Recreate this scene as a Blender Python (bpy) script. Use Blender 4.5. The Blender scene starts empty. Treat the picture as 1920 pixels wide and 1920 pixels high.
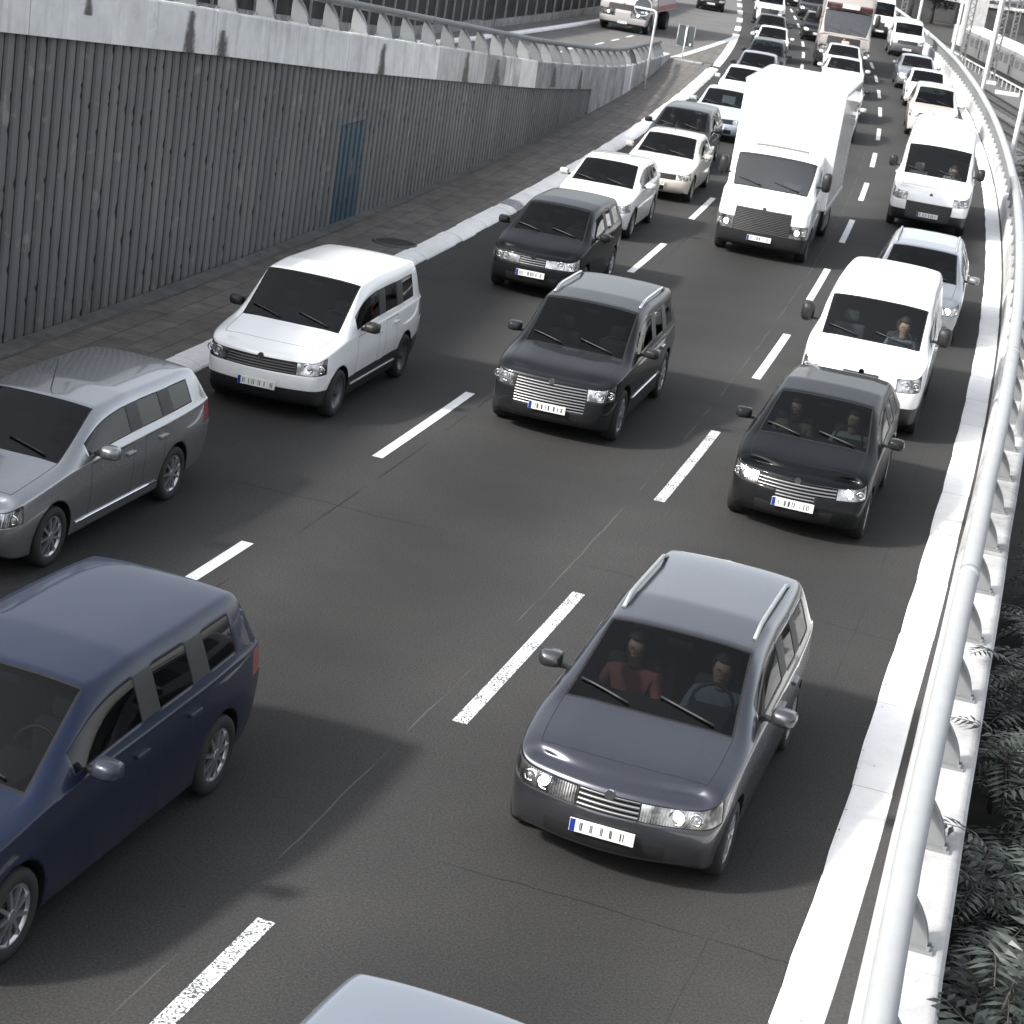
import bpy, bmesh, math, random
import numpy as np
from mathutils import Vector, Matrix
from mathutils.bvhtree import BVHTree
random.seed(7)
R = math.radians
scene = bpy.context.scene
col = scene.collection
PI = math.pi

# ------------------------------------------------------------------ helpers
def tag(o, label=None, cat=None, group=None, kind=None):
    if label: o['label'] = label
    if cat: o['category'] = cat
    if group: o['group'] = group
    if kind: o['kind'] = kind
    return o

def empty(name, loc=(0, 0, 0), rz=0.0):
    o = bpy.data.objects.new(name, None)
    o.empty_display_size = 0.3
    o.location = loc
    o.rotation_euler = (0, 0, rz)
    col.objects.link(o)
    return o

def link_mesh(name, me, parent=None):
    o = bpy.data.objects.new(name, me)
    col.objects.link(o)
    if parent is not None:
        o.parent = parent
    return o

def copy_tree(o, parent=None):
    c = o.copy()
    col.objects.link(c)
    if parent is not None:
        c.parent = parent
    for ch in list(o.children):
        copy_tree(ch, c)
    return c

class MB:
    """collects shapes, builds ONE mesh object"""
    def __init__(s):
        s.v = []; s.f = []; s.uv = {}; s.sm = []
    def add(s, vs, fs, smooth=False):
        b = len(s.v)
        s.v += [tuple(p) for p in vs]
        for f in fs:
            s.f.append(tuple(i + b for i in f)); s.sm.append(smooth)
        return b
    def box(s, lo, hi, M=None):
        x0, y0, z0 = lo; x1, y1, z1 = hi
        p = [(x0,y0,z0),(x1,y0,z0),(x1,y1,z0),(x0,y1,z0),(x0,y0,z1),(x1,y0,z1),(x1,y1,z1),(x0,y1,z1)]
        if M is not None: p = [M @ Vector(q) for q in p]
        s.add(p, [(0,3,2,1),(4,5,6,7),(0,1,5,4),(1,2,6,5),(2,3,7,6),(3,0,4,7)])
    def tube(s, pts, r, n=8, caps=True):
        pts = [Vector(p) for p in pts]
        rr = r if isinstance(r, (list, tuple)) else [r] * len(pts)
        rings = []
        for i, p in enumerate(pts):
            d = (pts[min(i+1, len(pts)-1)] - pts[max(i-1, 0)]).normalized()
            a = Vector((0,0,1)) if abs(d.z) < .9 else Vector((1,0,0))
            u = d.cross(a).normalized(); w = d.cross(u)
            rings.append([p + (u*math.cos(2*PI*k/n) + w*math.sin(2*PI*k/n))*rr[i] for k in range(n)])
        vs = [q for g in rings for q in g]
        fs = []
        for i in range(len(pts)-1):
            for k in range(n):
                fs.append((i*n+k, i*n+(k+1) % n, (i+1)*n+(k+1) % n, (i+1)*n+k))
        b = s.add(vs, fs, True)
        if caps:
            s.f.append(tuple(b+k for k in range(n))[::-1]); s.sm.append(False)
            s.f.append(tuple(b+(len(pts)-1)*n+k for k in range(n))); s.sm.append(False)
    def prism(s, poly, a, b, axis='y', M=None):
        """poly in the plane normal to axis, extruded a..b"""
        n = len(poly)
        def P(u, w, t):
            q = {'y': (u, t, w), 'x': (t, u, w), 'z': (u, w, t)}[axis]
            return M @ Vector(q) if M is not None else q
        vs = [P(u, w, a) for u, w in poly] + [P(u, w, b) for u, w in poly]
        fs = [(i, (i+1) % n, n+(i+1) % n, n+i) for i in range(n)]
        fs += [tuple(range(n))[::-1], tuple(range(n, 2*n))]
        s.add(vs, fs)
    def strip(s, rows, uvs=None, smooth=False):
        """rows: list of equal length point lists -> quad sheet"""
        m = len(rows[0]); vs = [q for r_ in rows for q in r_]; fs = []
        for i in range(len(rows)-1):
            for k in range(m-1):
                fs.append((i*m+k, i*m+k+1, (i+1)*m+k+1, (i+1)*m+k))
        b = s.add(vs, fs, smooth)
        if uvs:
            for i, u in enumerate([q for r_ in uvs for q in r_]): s.uv[b+i] = u
    def mesh(s, name, mats, flip_check=True):
        me = bpy.data.meshes.new(name)
        me.from_pydata([tuple(p) for p in s.v], [], s.f)
        for m in (mats if isinstance(mats, (list, tuple)) else [mats]): me.materials.append(m)
        me.polygons.foreach_set('use_smooth', s.sm)
        if s.uv:
            l = me.uv_layers.new(name='UVMap')
            for lp in me.loops:
                l.data[lp.index].uv = s.uv.get(lp.vertex_index, (0, 0))
        me.update()
        return me
    def build(s, name, mats, parent=None, fix=True, bevel=0):
        me = s.mesh(name, mats)
        if fix or bevel:
            bm = bmesh.new(); bm.from_mesh(me)
            if fix: bmesh.ops.recalc_face_normals(bm, faces=bm.faces)
            if bevel:
                bmesh.ops.bevel(bm, geom=[e for e in bm.edges if e.is_manifold and e.calc_face_angle(0) > .5], offset=bevel, segments=2, profile=.6, affect='EDGES', clamp_overlap=True)
            bm.to_mesh(me); bm.free()
        return link_mesh(name, me, parent)

# ------------------------------------------------------------------ materials
def nt(name):
    m = bpy.data.materials.new(name); m.use_nodes = True
    n = m.node_tree.nodes; l = m.node_tree.links
    return m, n, l, n['Principled BSDF']

def N(n, t, **kw):
    o = n.new(t)
    for k, v in kw.items():
        if k in o.inputs: o.inputs[k].default_value = v
        else: setattr(o, k, v)
    return o

def ramp(n, stops):
    o = n.new('ShaderNodeValToRGB'); e = o.color_ramp.elements
    while len(e) < len(stops): e.new(.5)
    for i, (p, c) in enumerate(stops):
        e[i].position = p
        e[i].color = (c, c, c, 1) if isinstance(c, (int, float)) else (*c, 1)
    return o

def grey(v): return (v, v, v)

def plain(name, c, rough=.5, metal=0., coat=0., noise=.12, scale=6., spec=.5, bump=0.):
    """simple real material with a little tonal variation"""
    m, n, l, b = nt(name)
    b.inputs['Roughness'].default_value = rough
    b.inputs['Metallic'].default_value = metal
    b.inputs['Coat Weight'].default_value = coat
    b.inputs['Specular IOR Level'].default_value = spec
    if noise:
        tc = N(n, 'ShaderNodeTexCoord'); t = N(n, 'ShaderNodeTexNoise', Scale=scale, Detail=5., Roughness=.6)
        l.new(tc.outputs['Object'], t.inputs['Vector'])
        r = ramp(n, [(.3, tuple(x*(1-noise) for x in c)), (.7, tuple(min(1, x*(1+noise)) for x in c))])
        l.new(t.outputs['Fac'], r.inputs['Fac']); l.new(r.outputs['Color'], b.inputs['Base Color'])
        if bump:
            bp = N(n, 'ShaderNodeBump', Strength=bump, Distance=.01)
            t2 = N(n, 'ShaderNodeTexNoise', Scale=scale*12, Detail=4.)
            l.new(tc.outputs['Object'], t2.inputs['Vector']); l.new(t2.outputs['Fac'], bp.inputs['Height']); l.new(bp.outputs['Normal'], b.inputs['Normal'])
    else:
        b.inputs['Base Color'].default_value = (*c, 1)
    return m

def paint(name, c, metal=0.0, rough=.32, coat=1., spec=.5, cior=1.5, dust=.75):
    """car paint; the inner side of the sheet is dark trim; road dust low down"""
    m, n, l, b = nt(name)
    tc = N(n, 'ShaderNodeTexCoord'); geo = N(n, 'ShaderNodeNewGeometry')
    sx = N(n, 'ShaderNodeSeparateXYZ'); l.new(tc.outputs['Object'], sx.inputs[0])
    t = N(n, 'ShaderNodeTexNoise', Scale=5., Detail=6., Roughness=.65); l.new(tc.outputs['Object'], t.inputs['Vector'])
    mr = N(n, 'ShaderNodeMapRange'); mr.inputs[1].default_value = .75; mr.inputs[2].default_value = .2
    l.new(sx.outputs['Z'], mr.inputs[0])
    mu = N(n, 'ShaderNodeMath', operation='MULTIPLY'); l.new(mr.outputs[0], mu.inputs[0]); l.new(t.outputs['Fac'], mu.inputs[1])
    mu3 = N(n, 'ShaderNodeMath', operation='MULTIPLY'); mu3.inputs[1].default_value = dust; l.new(mu.outputs[0], mu3.inputs[0])
    mu2 = N(n, 'ShaderNodeMath', operation='MULTIPLY_ADD'); l.new(t.outputs['Fac'], mu2.inputs[0]); mu2.inputs[1].default_value = .08*dust; mu2.use_clamp = True
    l.new(mu3.outputs[0], mu2.inputs[2])
    mx = N(n, 'ShaderNodeMix', data_type='RGBA'); mx.inputs['A'].default_value = (*c, 1); mx.inputs['B'].default_value = (.12, .115, .105, 1)
    l.new(mu2.outputs[0], mx.inputs['Factor'])
    my = N(n, 'ShaderNodeMix', data_type='RGBA'); my.inputs['B'].default_value = (.03, .03, .032, 1)
    l.new(geo.outputs['Backfacing'], my.inputs['Factor']); l.new(mx.outputs['Result'], my.inputs['A'])
    l.new(my.outputs['Result'], b.inputs['Base Color'])
    b.inputs['Metallic'].default_value = metal; b.inputs['Specular IOR Level'].default_value = spec
    rr = N(n, 'ShaderNodeMath', operation='MULTIPLY_ADD'); rr.inputs[1].default_value = .35; rr.inputs[2].default_value = rough
    l.new(mu2.outputs[0], rr.inputs[0]); l.new(rr.outputs[0], b.inputs['Roughness'])
    b.inputs['Coat Weight'].default_value = coat; b.inputs['Coat Roughness'].default_value = .05; b.inputs['Coat IOR'].default_value = cior
    return m

def glass_mat(name, tint=(.22, .26, .27), refl=.9, ior=1.5):
    m = bpy.data.materials.new(name); m.use_nodes = True
    n = m.node_tree.nodes; l = m.node_tree.links; n.clear()
    out = N(n, 'ShaderNodeOutputMaterial'); tr = N(n, 'ShaderNodeBsdfTransparent'); gl = N(n, 'ShaderNodeBsdfGlossy')
    tr.inputs['Color'].default_value = (*tint, 1); gl.inputs['Roughness'].default_value = .03; gl.inputs['Color'].default_value = (refl, refl, refl, 1)
    fr = N(n, 'ShaderNodeFresnel', IOR=ior); mx = N(n, 'ShaderNodeMixShader')
    l.new(fr.outputs[0], mx.inputs[0]); l.new(tr.outputs[0], mx.inputs[1]); l.new(gl.outputs[0], mx.inputs[2]); l.new(mx.outputs[0], out.inputs[0])
    return m

def emit_mat(name, c, s):
    m, n, l, b = nt(name)
    b.inputs['Base Color'].default_value = (.8, .8, .8, 1)
    b.inputs['Emission Color'].default_value = (*c, 1); b.inputs['Emission Strength'].default_value = s
    return m

def lamp_mat(name):
    """clear lens over faceted bright reflector"""
    m, n, l, b = nt(name)
    tc = N(n, 'ShaderNodeTexCoord'); t = N(n, 'ShaderNodeTexNoise', Scale=7., Detail=2.); l.new(tc.outputs['Object'], t.inputs['Vector'])
    r = ramp(n, [(.38, .1), (.5, .42), (.66, .72)]); l.new(t.outputs['Fac'], r.inputs['Fac']); l.new(r.outputs['Color'], b.inputs['Base Color'])
    w = N(n, 'ShaderNodeTexWave', wave_type='BANDS', bands_direction='Y', Scale=14.); l.new(tc.outputs['Object'], w.inputs['Vector'])
    bp = N(n, 'ShaderNodeBump', Strength=.15, Distance=.012); l.new(w.outputs['Fac'], bp.inputs['Height']); l.new(bp.outputs['Normal'], b.inputs['Normal'])
    b.inputs['Metallic'].default_value = .9; b.inputs['Roughness'].default_value = .2; b.inputs['Coat Weight'].default_value = 1.; b.inputs['Coat Roughness'].default_value = .02
    return m

def stripe_mat(name, a, c, scale, axis='Z', thr=.5, metal=0., rough=.35):
    m, n, l, b = nt(name)
    tc = N(n, 'ShaderNodeTexCoord'); w = N(n, 'ShaderNodeTexWave', wave_type='BANDS', bands_direction=axis, Scale=scale)
    l.new(tc.outputs['Object'], w.inputs['Vector'])
    r = ramp(n, [(thr-.06, a), (thr+.06, c)]); l.new(w.outputs['Fac'], r.inputs['Fac']); l.new(r.outputs['Color'], b.inputs['Base Color'])
    b.inputs['Metallic'].default_value = metal; b.inputs['Roughness'].default_value = rough
    bp = N(n, 'ShaderNodeBump', Strength=.6, Distance=.02); l.new(w.outputs['Fac'], bp.inputs['Height']); l.new(bp.outputs['Normal'], b.inputs['Normal'])
    return m

def concrete(name, lo, hi, streak=.5, stain=.35, dark=(.06, .06, .058), uv=True, pebble=0.):
    """weathered concrete: mottling, vertical run-off streaks and a few dark stains"""
    m, n, l, b = nt(name)
    tc = N(n, 'ShaderNodeTexCoord')
    mp = N(n, 'ShaderNodeMapping'); mp.inputs['Scale'].default_value = (3.2, 3.2, .22)
    l.new(tc.outputs['Object'], mp.inputs['Vector'])
    t1 = N(n, 'ShaderNodeTexNoise', Scale=1.6, Detail=7., Roughness=.65); l.new(tc.outputs['Object'], t1.inputs['Vector'])
    t2 = N(n, 'ShaderNodeTexNoise', Scale=1.4, Detail=6., Roughness=.7); l.new(mp.outputs[0], t2.inputs['Vector'])
    r1 = ramp(n, [(.3, lo), (.68, hi)]); l.new(t1.outputs['Fac'], r1.inputs['Fac'])
    r2 = ramp(n, [(.5, 0.), (.72, 1.)]); l.new(t2.outputs['Fac'], r2.inputs['Fac'])
    ms = N(n, 'ShaderNodeMath', operation='MULTIPLY'); ms.inputs[1].default_value = streak; l.new(r2.outputs['Color'], ms.inputs[0])
    mx = N(n, 'ShaderNodeMix', data_type='RGBA'); mx.inputs['B'].default_value = (*tuple(x*.35 for x in lo), 1)
    l.new(ms.outputs[0], mx.inputs['Factor']); l.new(r1.outputs['Color'], mx.inputs['A'])
    t3 = N(n, 'ShaderNodeTexNoise', Scale=.55, Detail=8., Roughness=.7); l.new(tc.outputs['Object'], t3.inputs['Vector'])
    r3 = ramp(n, [(.6, 0.), (.75, 1.)]); l.new(t3.outputs['Fac'], r3.inputs['Fac'])
    m3 = N(n, 'ShaderNodeMath', operation='MULTIPLY'); m3.inputs[1].default_value = stain; l.new(r3.outputs['Color'], m3.inputs[0])
    my = N(n, 'ShaderNodeMix', data_type='RGBA'); my.inputs['B'].default_value = (*dark, 1)
    l.new(m3.outputs[0], my.inputs['Factor']); l.new(mx.outputs['Result'], my.inputs['A']); l.new(my.outputs['Result'], b.inputs['Base Color'])
    b.inputs['Roughness'].default_value = .85; b.inputs['Specular IOR Level'].default_value = .25
    t4 = N(n, 'ShaderNodeTexNoise', Scale=45., Detail=5.); l.new(tc.outputs['Object'], t4.inputs['Vector'])
    bp = N(n, 'ShaderNodeBump', Strength=.35, Distance=.01); l.new(t4.outputs['Fac'], bp.inputs['Height']); l.new(bp.outputs['Normal'], b.inputs['Normal'])
    return m

def asphalt_mat(name, base=.05, tracks=True):
    m, n, l, b = nt(name)
    tc = N(n, 'ShaderNodeTexCoord')
    t1 = N(n, 'ShaderNodeTexNoise', Scale=48., Detail=4., Roughness=.75); l.new(tc.outputs['Object'], t1.inputs['Vector'])
    t2 = N(n, 'ShaderNodeTexNoise', Scale=.35, Detail=6., Roughness=.6); l.new(tc.outputs['Object'], t2.inputs['Vector'])
    vo = N(n, 'ShaderNodeTexVoronoi', Scale=34.); l.new(tc.outputs['Object'], vo.inputs['Vector'])
    r1 = ramp(n, [(.3, grey(base*.55)), (.5, grey(base)), (.7, (base*1.6, base*1.57, base*1.52))]); l.new(t1.outputs['Fac'], r1.inputs['Fac'])
    r2 = ramp(n, [(.28, (.84, .835, .825)), (.5, (1., .99, .97)), (.72, (1.18, 1.165, 1.13))]); l.new(t2.outputs['Fac'], r2.inputs['Fac'])
    mx = N(n, 'ShaderNodeMix', data_type='RGBA', blend_type='MULTIPLY'); mx.inputs['Factor'].default_value = 1.
    l.new(r1.outputs['Color'], mx.inputs['A']); l.new(r2.outputs['Color'], mx.inputs['B'])
    # stray pale grit
    sr = ramp(n, [(.0, 1.), (.055, 0.)]); l.new(vo.outputs['Distance'], sr.inputs['Fac'])
    wn = N(n, 'ShaderNodeMath', operation='GREATER_THAN'); wn.inputs[1].default_value = .93
    sc = N(n, 'ShaderNodeSeparateColor'); l.new(vo.outputs['Color'], sc.inputs[0]); l.new(sc.outputs[0], wn.inputs[0])
    mg = N(n, 'ShaderNodeMath', operation='MULTIPLY'); l.new(sr.outputs['Color'], mg.inputs[0]); l.new(wn.outputs[0], mg.inputs[1])
    my = N(n, 'ShaderNodeMix', data_type='RGBA'); my.inputs['B'].default_value = (.3, .3, .29, 1)
    l.new(mg.outputs[0], my.inputs['Factor']); l.new(mx.outputs['Result'], my.inputs['A'])
    last = my.outputs['Result']
    if tracks:   # UV = (metres along, metres across): oil strip in lane middles, construction seams, cross cracks
        uv = N(n, 'ShaderNodeUVMap'); sx = N(n, 'ShaderNodeSeparateXYZ'); l.new(uv.outputs[0], sx.inputs[0])
        wv = N(n, 'ShaderNodeMath', operation='MULTIPLY_ADD'); wv.inputs[1].default_value = 2*PI/3.48; wv.inputs[2].default_value = PI
        l.new(sx.outputs['Y'], wv.inputs[0]); cs = N(n, 'ShaderNodeMath', operation='COSINE'); l.new(wv.outputs[0], cs.inputs[0])
        mr = N(n, 'ShaderNodeMapRange'); mr.inputs[1].default_value = -1; mr.inputs[3].default_value = 1.12; mr.inputs[4].default_value = .8
        l.new(cs.outputs[0], mr.inputs[0])
        mz = N(n, 'ShaderNodeMix', data_type='RGBA', blend_type='MULTIPLY'); mz.inputs['Factor'].default_value = 1.
        l.new(last, mz.inputs['A']); l.new(mr.outputs[0], mz.inputs['B']); last = mz.outputs['Result']
        wob = N(n, 'ShaderNodeTexNoise', Scale=1.3, Detail=4.); l.new(uv.outputs[0], wob.inputs['Vector'])
        for off, wdt, fac, c in ((3.17, .012, .75, .012), (.32, .007, .5, .13), (-2.9, .006, .35, .012), (6.45, .01, .5, .012)):
            d = N(n, 'ShaderNodeMath', operation='SUBTRACT'); d.inputs[1].default_value = off; l.new(sx.outputs['Y'], d.inputs[0])
            w2 = N(n, 'ShaderNodeMath', operation='MULTIPLY_ADD'); w2.inputs[1].default_value = .07; l.new(wob.outputs['Fac'], w2.inputs[0]); l.new(d.outputs[0], w2.inputs[2])
            w3 = N(n, 'ShaderNodeMath', operation='SUBTRACT'); w3.inputs[1].default_value = .035; l.new(w2.outputs[0], w3.inputs[0])
            ab = N(n, 'ShaderNodeMath', operation='ABSOLUTE'); l.new(w3.outputs[0], ab.inputs[0])
            lt = N(n, 'ShaderNodeMath', operation='LESS_THAN'); lt.inputs[1].default_value = wdt; l.new(ab.outputs[0], lt.inputs[0])
            t5 = N(n, 'ShaderNodeTexNoise', Scale=.8, Detail=5.); l.new(uv.outputs[0], t5.inputs['Vector'])
            gt = ramp(n, [(.42, 0.), (.55, fac)]); l.new(t5.outputs['Fac'], gt.inputs['Fac'])
            mm = N(n, 'ShaderNodeMath', operation='MULTIPLY'); l.new(lt.outputs[0], mm.inputs[0]); l.new(gt.outputs['Color'], mm.inputs[1])
            mq = N(n, 'ShaderNodeMix', data_type='RGBA'); mq.inputs['B'].default_value = (c, c, c, 1)
            l.new(mm.outputs[0], mq.inputs['Factor']); l.new(last, mq.inputs['A']); last = mq.outputs['Result']
        # cross cracks every ~7.3 m
        fr = N(n, 'ShaderNodeMath', operation='MULTIPLY_ADD'); fr.inputs[1].default_value = .25; l.new(wob.outputs['Fac'], fr.inputs[0]); l.new(sx.outputs['X'], fr.inputs[2])
        md = N(n, 'ShaderNodeMath', operation='PINGPONG'); md.inputs[1].default_value = 3.65; l.new(fr.outputs[0], md.inputs[0])
        lt = N(n, 'ShaderNodeMath', operation='LESS_THAN'); lt.inputs[1].default_value = .012; l.new(md.outputs[0], lt.inputs[0])
        t6 = N(n, 'ShaderNodeTexNoise', Scale=.45, Detail=3.); l.new(uv.outputs[0], t6.inputs['Vector'])
        g6 = ramp(n, [(.46, 0.), (.56, .7)]); l.new(t6.outputs['Fac'], g6.inputs['Fac'])
        mm = N(n, 'ShaderNodeMath', operation='MULTIPLY'); l.new(lt.outputs[0], mm.inputs[0]); l.new(g6.outputs['Color'], mm.inputs[1])
        mq = N(n, 'ShaderNodeMix', data_type='RGBA'); mq.inputs['B'].default_value = (.014, .014, .014, 1)
        l.new(mm.outputs[0], mq.inputs['Factor']); l.new(last, mq.inputs['A']); last = mq.outputs['Result']
    l.new(last, b.inputs['Base Color'])
    b.inputs['Roughness'].default_value = .85; b.inputs['Specular IOR Level'].default_value = .15
    bp = N(n, 'ShaderNodeBump', Strength=.35, Distance=.005); l.new(t1.outputs['Fac'], bp.inputs['Height']); l.new(bp.outputs['Normal'], b.inputs['Normal'])
    return m

def marking_mat(name, c=.75, wear=.5, scale=60.):
    """worn white road paint: the asphalt shows through in specks"""
    m, n, l, b = nt(name)
    tc = N(n, 'ShaderNodeTexCoord'); t = N(n, 'ShaderNodeTexNoise', Scale=scale, Detail=3., Roughness=.6); l.new(tc.outputs['Object'], t.inputs['Vector'])
    t2 = N(n, 'ShaderNodeTexNoise', Scale=3., Detail=5.); l.new(tc.outputs['Object'], t2.inputs['Vector'])
    ad = N(n, 'ShaderNodeMath', operation='MULTIPLY_ADD'); ad.inputs[1].default_value = .35; l.new(t2.outputs['Fac'], ad.inputs[0]); l.new(t.outputs['Fac'], ad.inputs[2])
    e = .675-.2+.19*wear
    r = ramp(n, [(e-.03, (.06, .06, .06)), (e+.03, (c*.97, c, c))]); l.new(ad.outputs[0], r.inputs['Fac'])
    l.new(r.outputs['Color'], b.inputs['Base Color']); b.inputs['Roughness'].default_value = .6
    bp = N(n, 'ShaderNodeBump', Strength=.4, Distance=.004); l.new(t.outputs['Fac'], bp.inputs['Height']); l.new(bp.outputs['Normal'], b.inputs['Normal'])
    return m

MT = {}
MT['asphalt'] = asphalt_mat('asphalt', .039)
MT['asphalt_ramp'] = asphalt_mat('asphalt_ramp', .125, tracks=False)
MT['mark'] = marking_mat('road_paint', .66, .3)
MT['mark_worn'] = marking_mat('road_paint_worn', .68, .85, 48.)
MT['black'] = plain('black_plastic', (.012, .012, .013), .5)
MT['seam'] = plain('panel_gap', (.004, .004, .004), .9, noise=0)
MT['rubber'] = plain('tyre_rubber', (.014, .014, .014), .8)
MT['rim'] = plain('alloy_rim', (.5, .5, .52), .3, .85)
MT['rim_dark'] = plain('steel_rim', (.13, .13, .14), .4, .6)
MT['chrome'] = plain('chrome', (.75, .76, .78), .12, 1., noise=0)
MT['wind'] = glass_mat('windscreen_glass', (.27, .32, .33), .55)
MT['wind_clear'] = glass_mat('windscreen_clear', (.62, .7, .7))
MT['wind_truck'] = glass_mat('windscreen_truck', (.5, .54, .55), .9, 2.2)
MT['wside'] = glass_mat('side_glass', (.2, .24, .25), .75)
MT['wtint'] = glass_mat('tinted_glass', (.05, .06, .065))
MT['lamp'] = lamp_mat('headlamp')
MT['lens'] = plain('lamp_lens', (.3, .31, .32), .05, .3, 1., noise=0)
MT['lit'] = emit_mat('lit_bulb', (1., .96, .88), 9.)
MT['red'] = plain('tail_lamp', (.25, .01, .012), .2, coat=1.)
MT['amber'] = plain('indicator', (.55, .25, .05), .25, coat=1.)
MT['grille'] = stripe_mat('grille', grey(.006), grey(.05), 9., 'Z', .55, 0., .4)
MT['grille_chrome'] = stripe_mat('grille_chrome', grey(.012), grey(.34), 8., 'Z', .5, .85, .3)
MT['interior'] = plain('interior_trim', (.02, .02, .022), .8)
MT['seat'] = plain('seat_cloth', (.035, .036, .04), .9)
MT['seat_pale'] = plain('seat_cloth_pale', (.22, .22, .22), .9)
MT['plate'] = plain('plate_white', (.68, .68, .66), .4)
MT['plate_blue'] = plain('plate_blue', (.01, .03, .22), .4)
MT['ink'] = plain('plate_ink', (.02, .02, .02), .5)
MT['skin'] = plain('skin', (.42, .24, .17), .55)
MT['hair'] = plain('hair', (.03, .02, .015), .7)
MT['cloth'] = plain('cloth', (.12, .13, .16), .9)
MT['cloth_red'] = plain('cloth_red', (.3, .09, .08), .9)
MT['paper'] = plain('paper', (.75, .75, .72), .8)
MT['rail'] = plain('rail_paint', (.34, .352, .355), .6, .1, noise=.06, scale=3.)
MT['rail_grey'] = plain('rail_paint_grey', (.1, .108, .114), .5, .1, noise=.12, scale=3.)
MT['fin'] = plain('fin_paint', (.2, .207, .211), .5, .1, noise=.08)
MT['fin_far'] = plain('fin_paint_weathered', (.13, .14, .146), .55, .1, noise=.15, scale=4.)
MT['fin_dark'] = plain('fin_paint_dark', (.035, .038, .04), .55, .1)
MT['steel'] = plain('galvanised_steel', (.42, .43, .44), .45, .6, scale=14.)
MT['pole'] = plain('pole_paint', (.68, .69, .69), .4, .1)
MT['signback'] = plain('sign_back', (.07, .08, .085), .45, .3)
MT['signrim'] = plain('sign_rim', (.6, .61, .61), .4, .3)
MT['sticker'] = plain('sticker', (.75, .76, .78), .5)
MT['sticker_blue'] = plain('sticker_blue', (.45, .62, .8), .5)
MT['conc_white'] = concrete('concrete_white', (.38, .38, .377), (.52, .52, .515), .3, .25)
MT['conc_par'] = concrete('concrete_parapet_grey', (.24, .24, .238), (.42, .42, .415), .5, .3)
MT['conc_pale'] = concrete('concrete_pale', (.56, .56, .55), (.76, .76, .75), .5, .6)
MT['conc_mid'] = concrete('concrete_mid', (.34, .345, .34), (.52, .525, .52), .6, .3)
MT['conc_grey'] = concrete('concrete_grey', (.17, .173, .173), (.36, .365, .36), .75, .5)
MT['conc_dark'] = concrete('concrete_dark', (.07, .072, .072), (.13, .133, .13), .5, .5)
MT['kerb'] = concrete('kerb_paint', (.76, .76, .75), (.88, .88, .87), .12, .15, dark=(.25, .25, .24))
MT['kerb_right'] = concrete('edge_paint', (.8, .81, .81), (.9, .9, .9), .12, .12, dark=(.3, .3, .29))
MT['grit'] = plain('gutter_asphalt', (.045, .044, .043), .9, scale=40., noise=.3)
# ------------------------------------------------------------------ vehicles
(PAINT, BLACK, SEAM, WIND, SFL, SFR, SRL, SRR, SQL, SQR, REARW, HOOD, DFL, DFR, DRL, DRR, LML, LMR, GRL, TLL, TLR, BMP, SUNR) = range(23)
REG = {WIND: ('windscreen', .018), SFL: ('side_window', .009), SFR: ('side_window', .009), SRL: ('side_window', .009), SRR: ('side_window', .009),
       SQL: ('side_window', .012), SQR: ('side_window', .012), REARW: ('rear_window', .02), HOOD: ('bonnet', .007), DFL: ('door', .008), DFR: ('door', .008),
       DRL: ('door', .008), DRR: ('door', .008), LML: ('headlight', .008), LMR: ('headlight', .008), GRL: ('grille', .006), TLL: ('tail_light', .006),
       TLR: ('tail_light', .006), BMP: ('bumper', .004), SUNR: ('sunroof', .012)}

def section(sp, x):
    W = sp['W']*np.interp(x, *sp['plan']); zb = np.interp(x, *sp['zb']); zl = np.interp(x, *sp['belt']); zt = np.interp(x, *sp['top'])
    gh = max(zt-zl, .012); c = min(max((gh-.12)/.3, 0), 1); wr = sp['wr']
    fw = sp.get('fw', .875)
    if 'zwt' in sp: fw = min(fw, max((sp['zwt']-zl)/gh, .1))
    f1, f2 = sp.get('fr', (.60, .34)) if False else (sp.get('s2', .36), sp.get('s3', .68))
    h = [(.955, .3), (.90, .6), (.80, .82), (.56, 1.02), (.28, .985), (0, .99)]
    e = wr-sp.get('edge', .045)
    k = [(.955, .02), (wr+.05*(1-wr)/.26, fw), (e, sp.get('ze', .945)), (e*.667, .985), (e*.333, .998), (0, 1)]
    P = [(0, zb), (.3*W, zb), (.6*W, zb), (.88*W, zb), (.955*W, zb+.04), (.985*W, zb+f1*(zl-zb)), (W, zb+f2*(zl-zb)), (.975*W, zl)]
    for (a, b), (a2, b2) in zip(h, k):
        P.append((W*(a*(1-c)+a2*c), zl+gh*(b*(1-c)+b2*c)))
    return P

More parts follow.
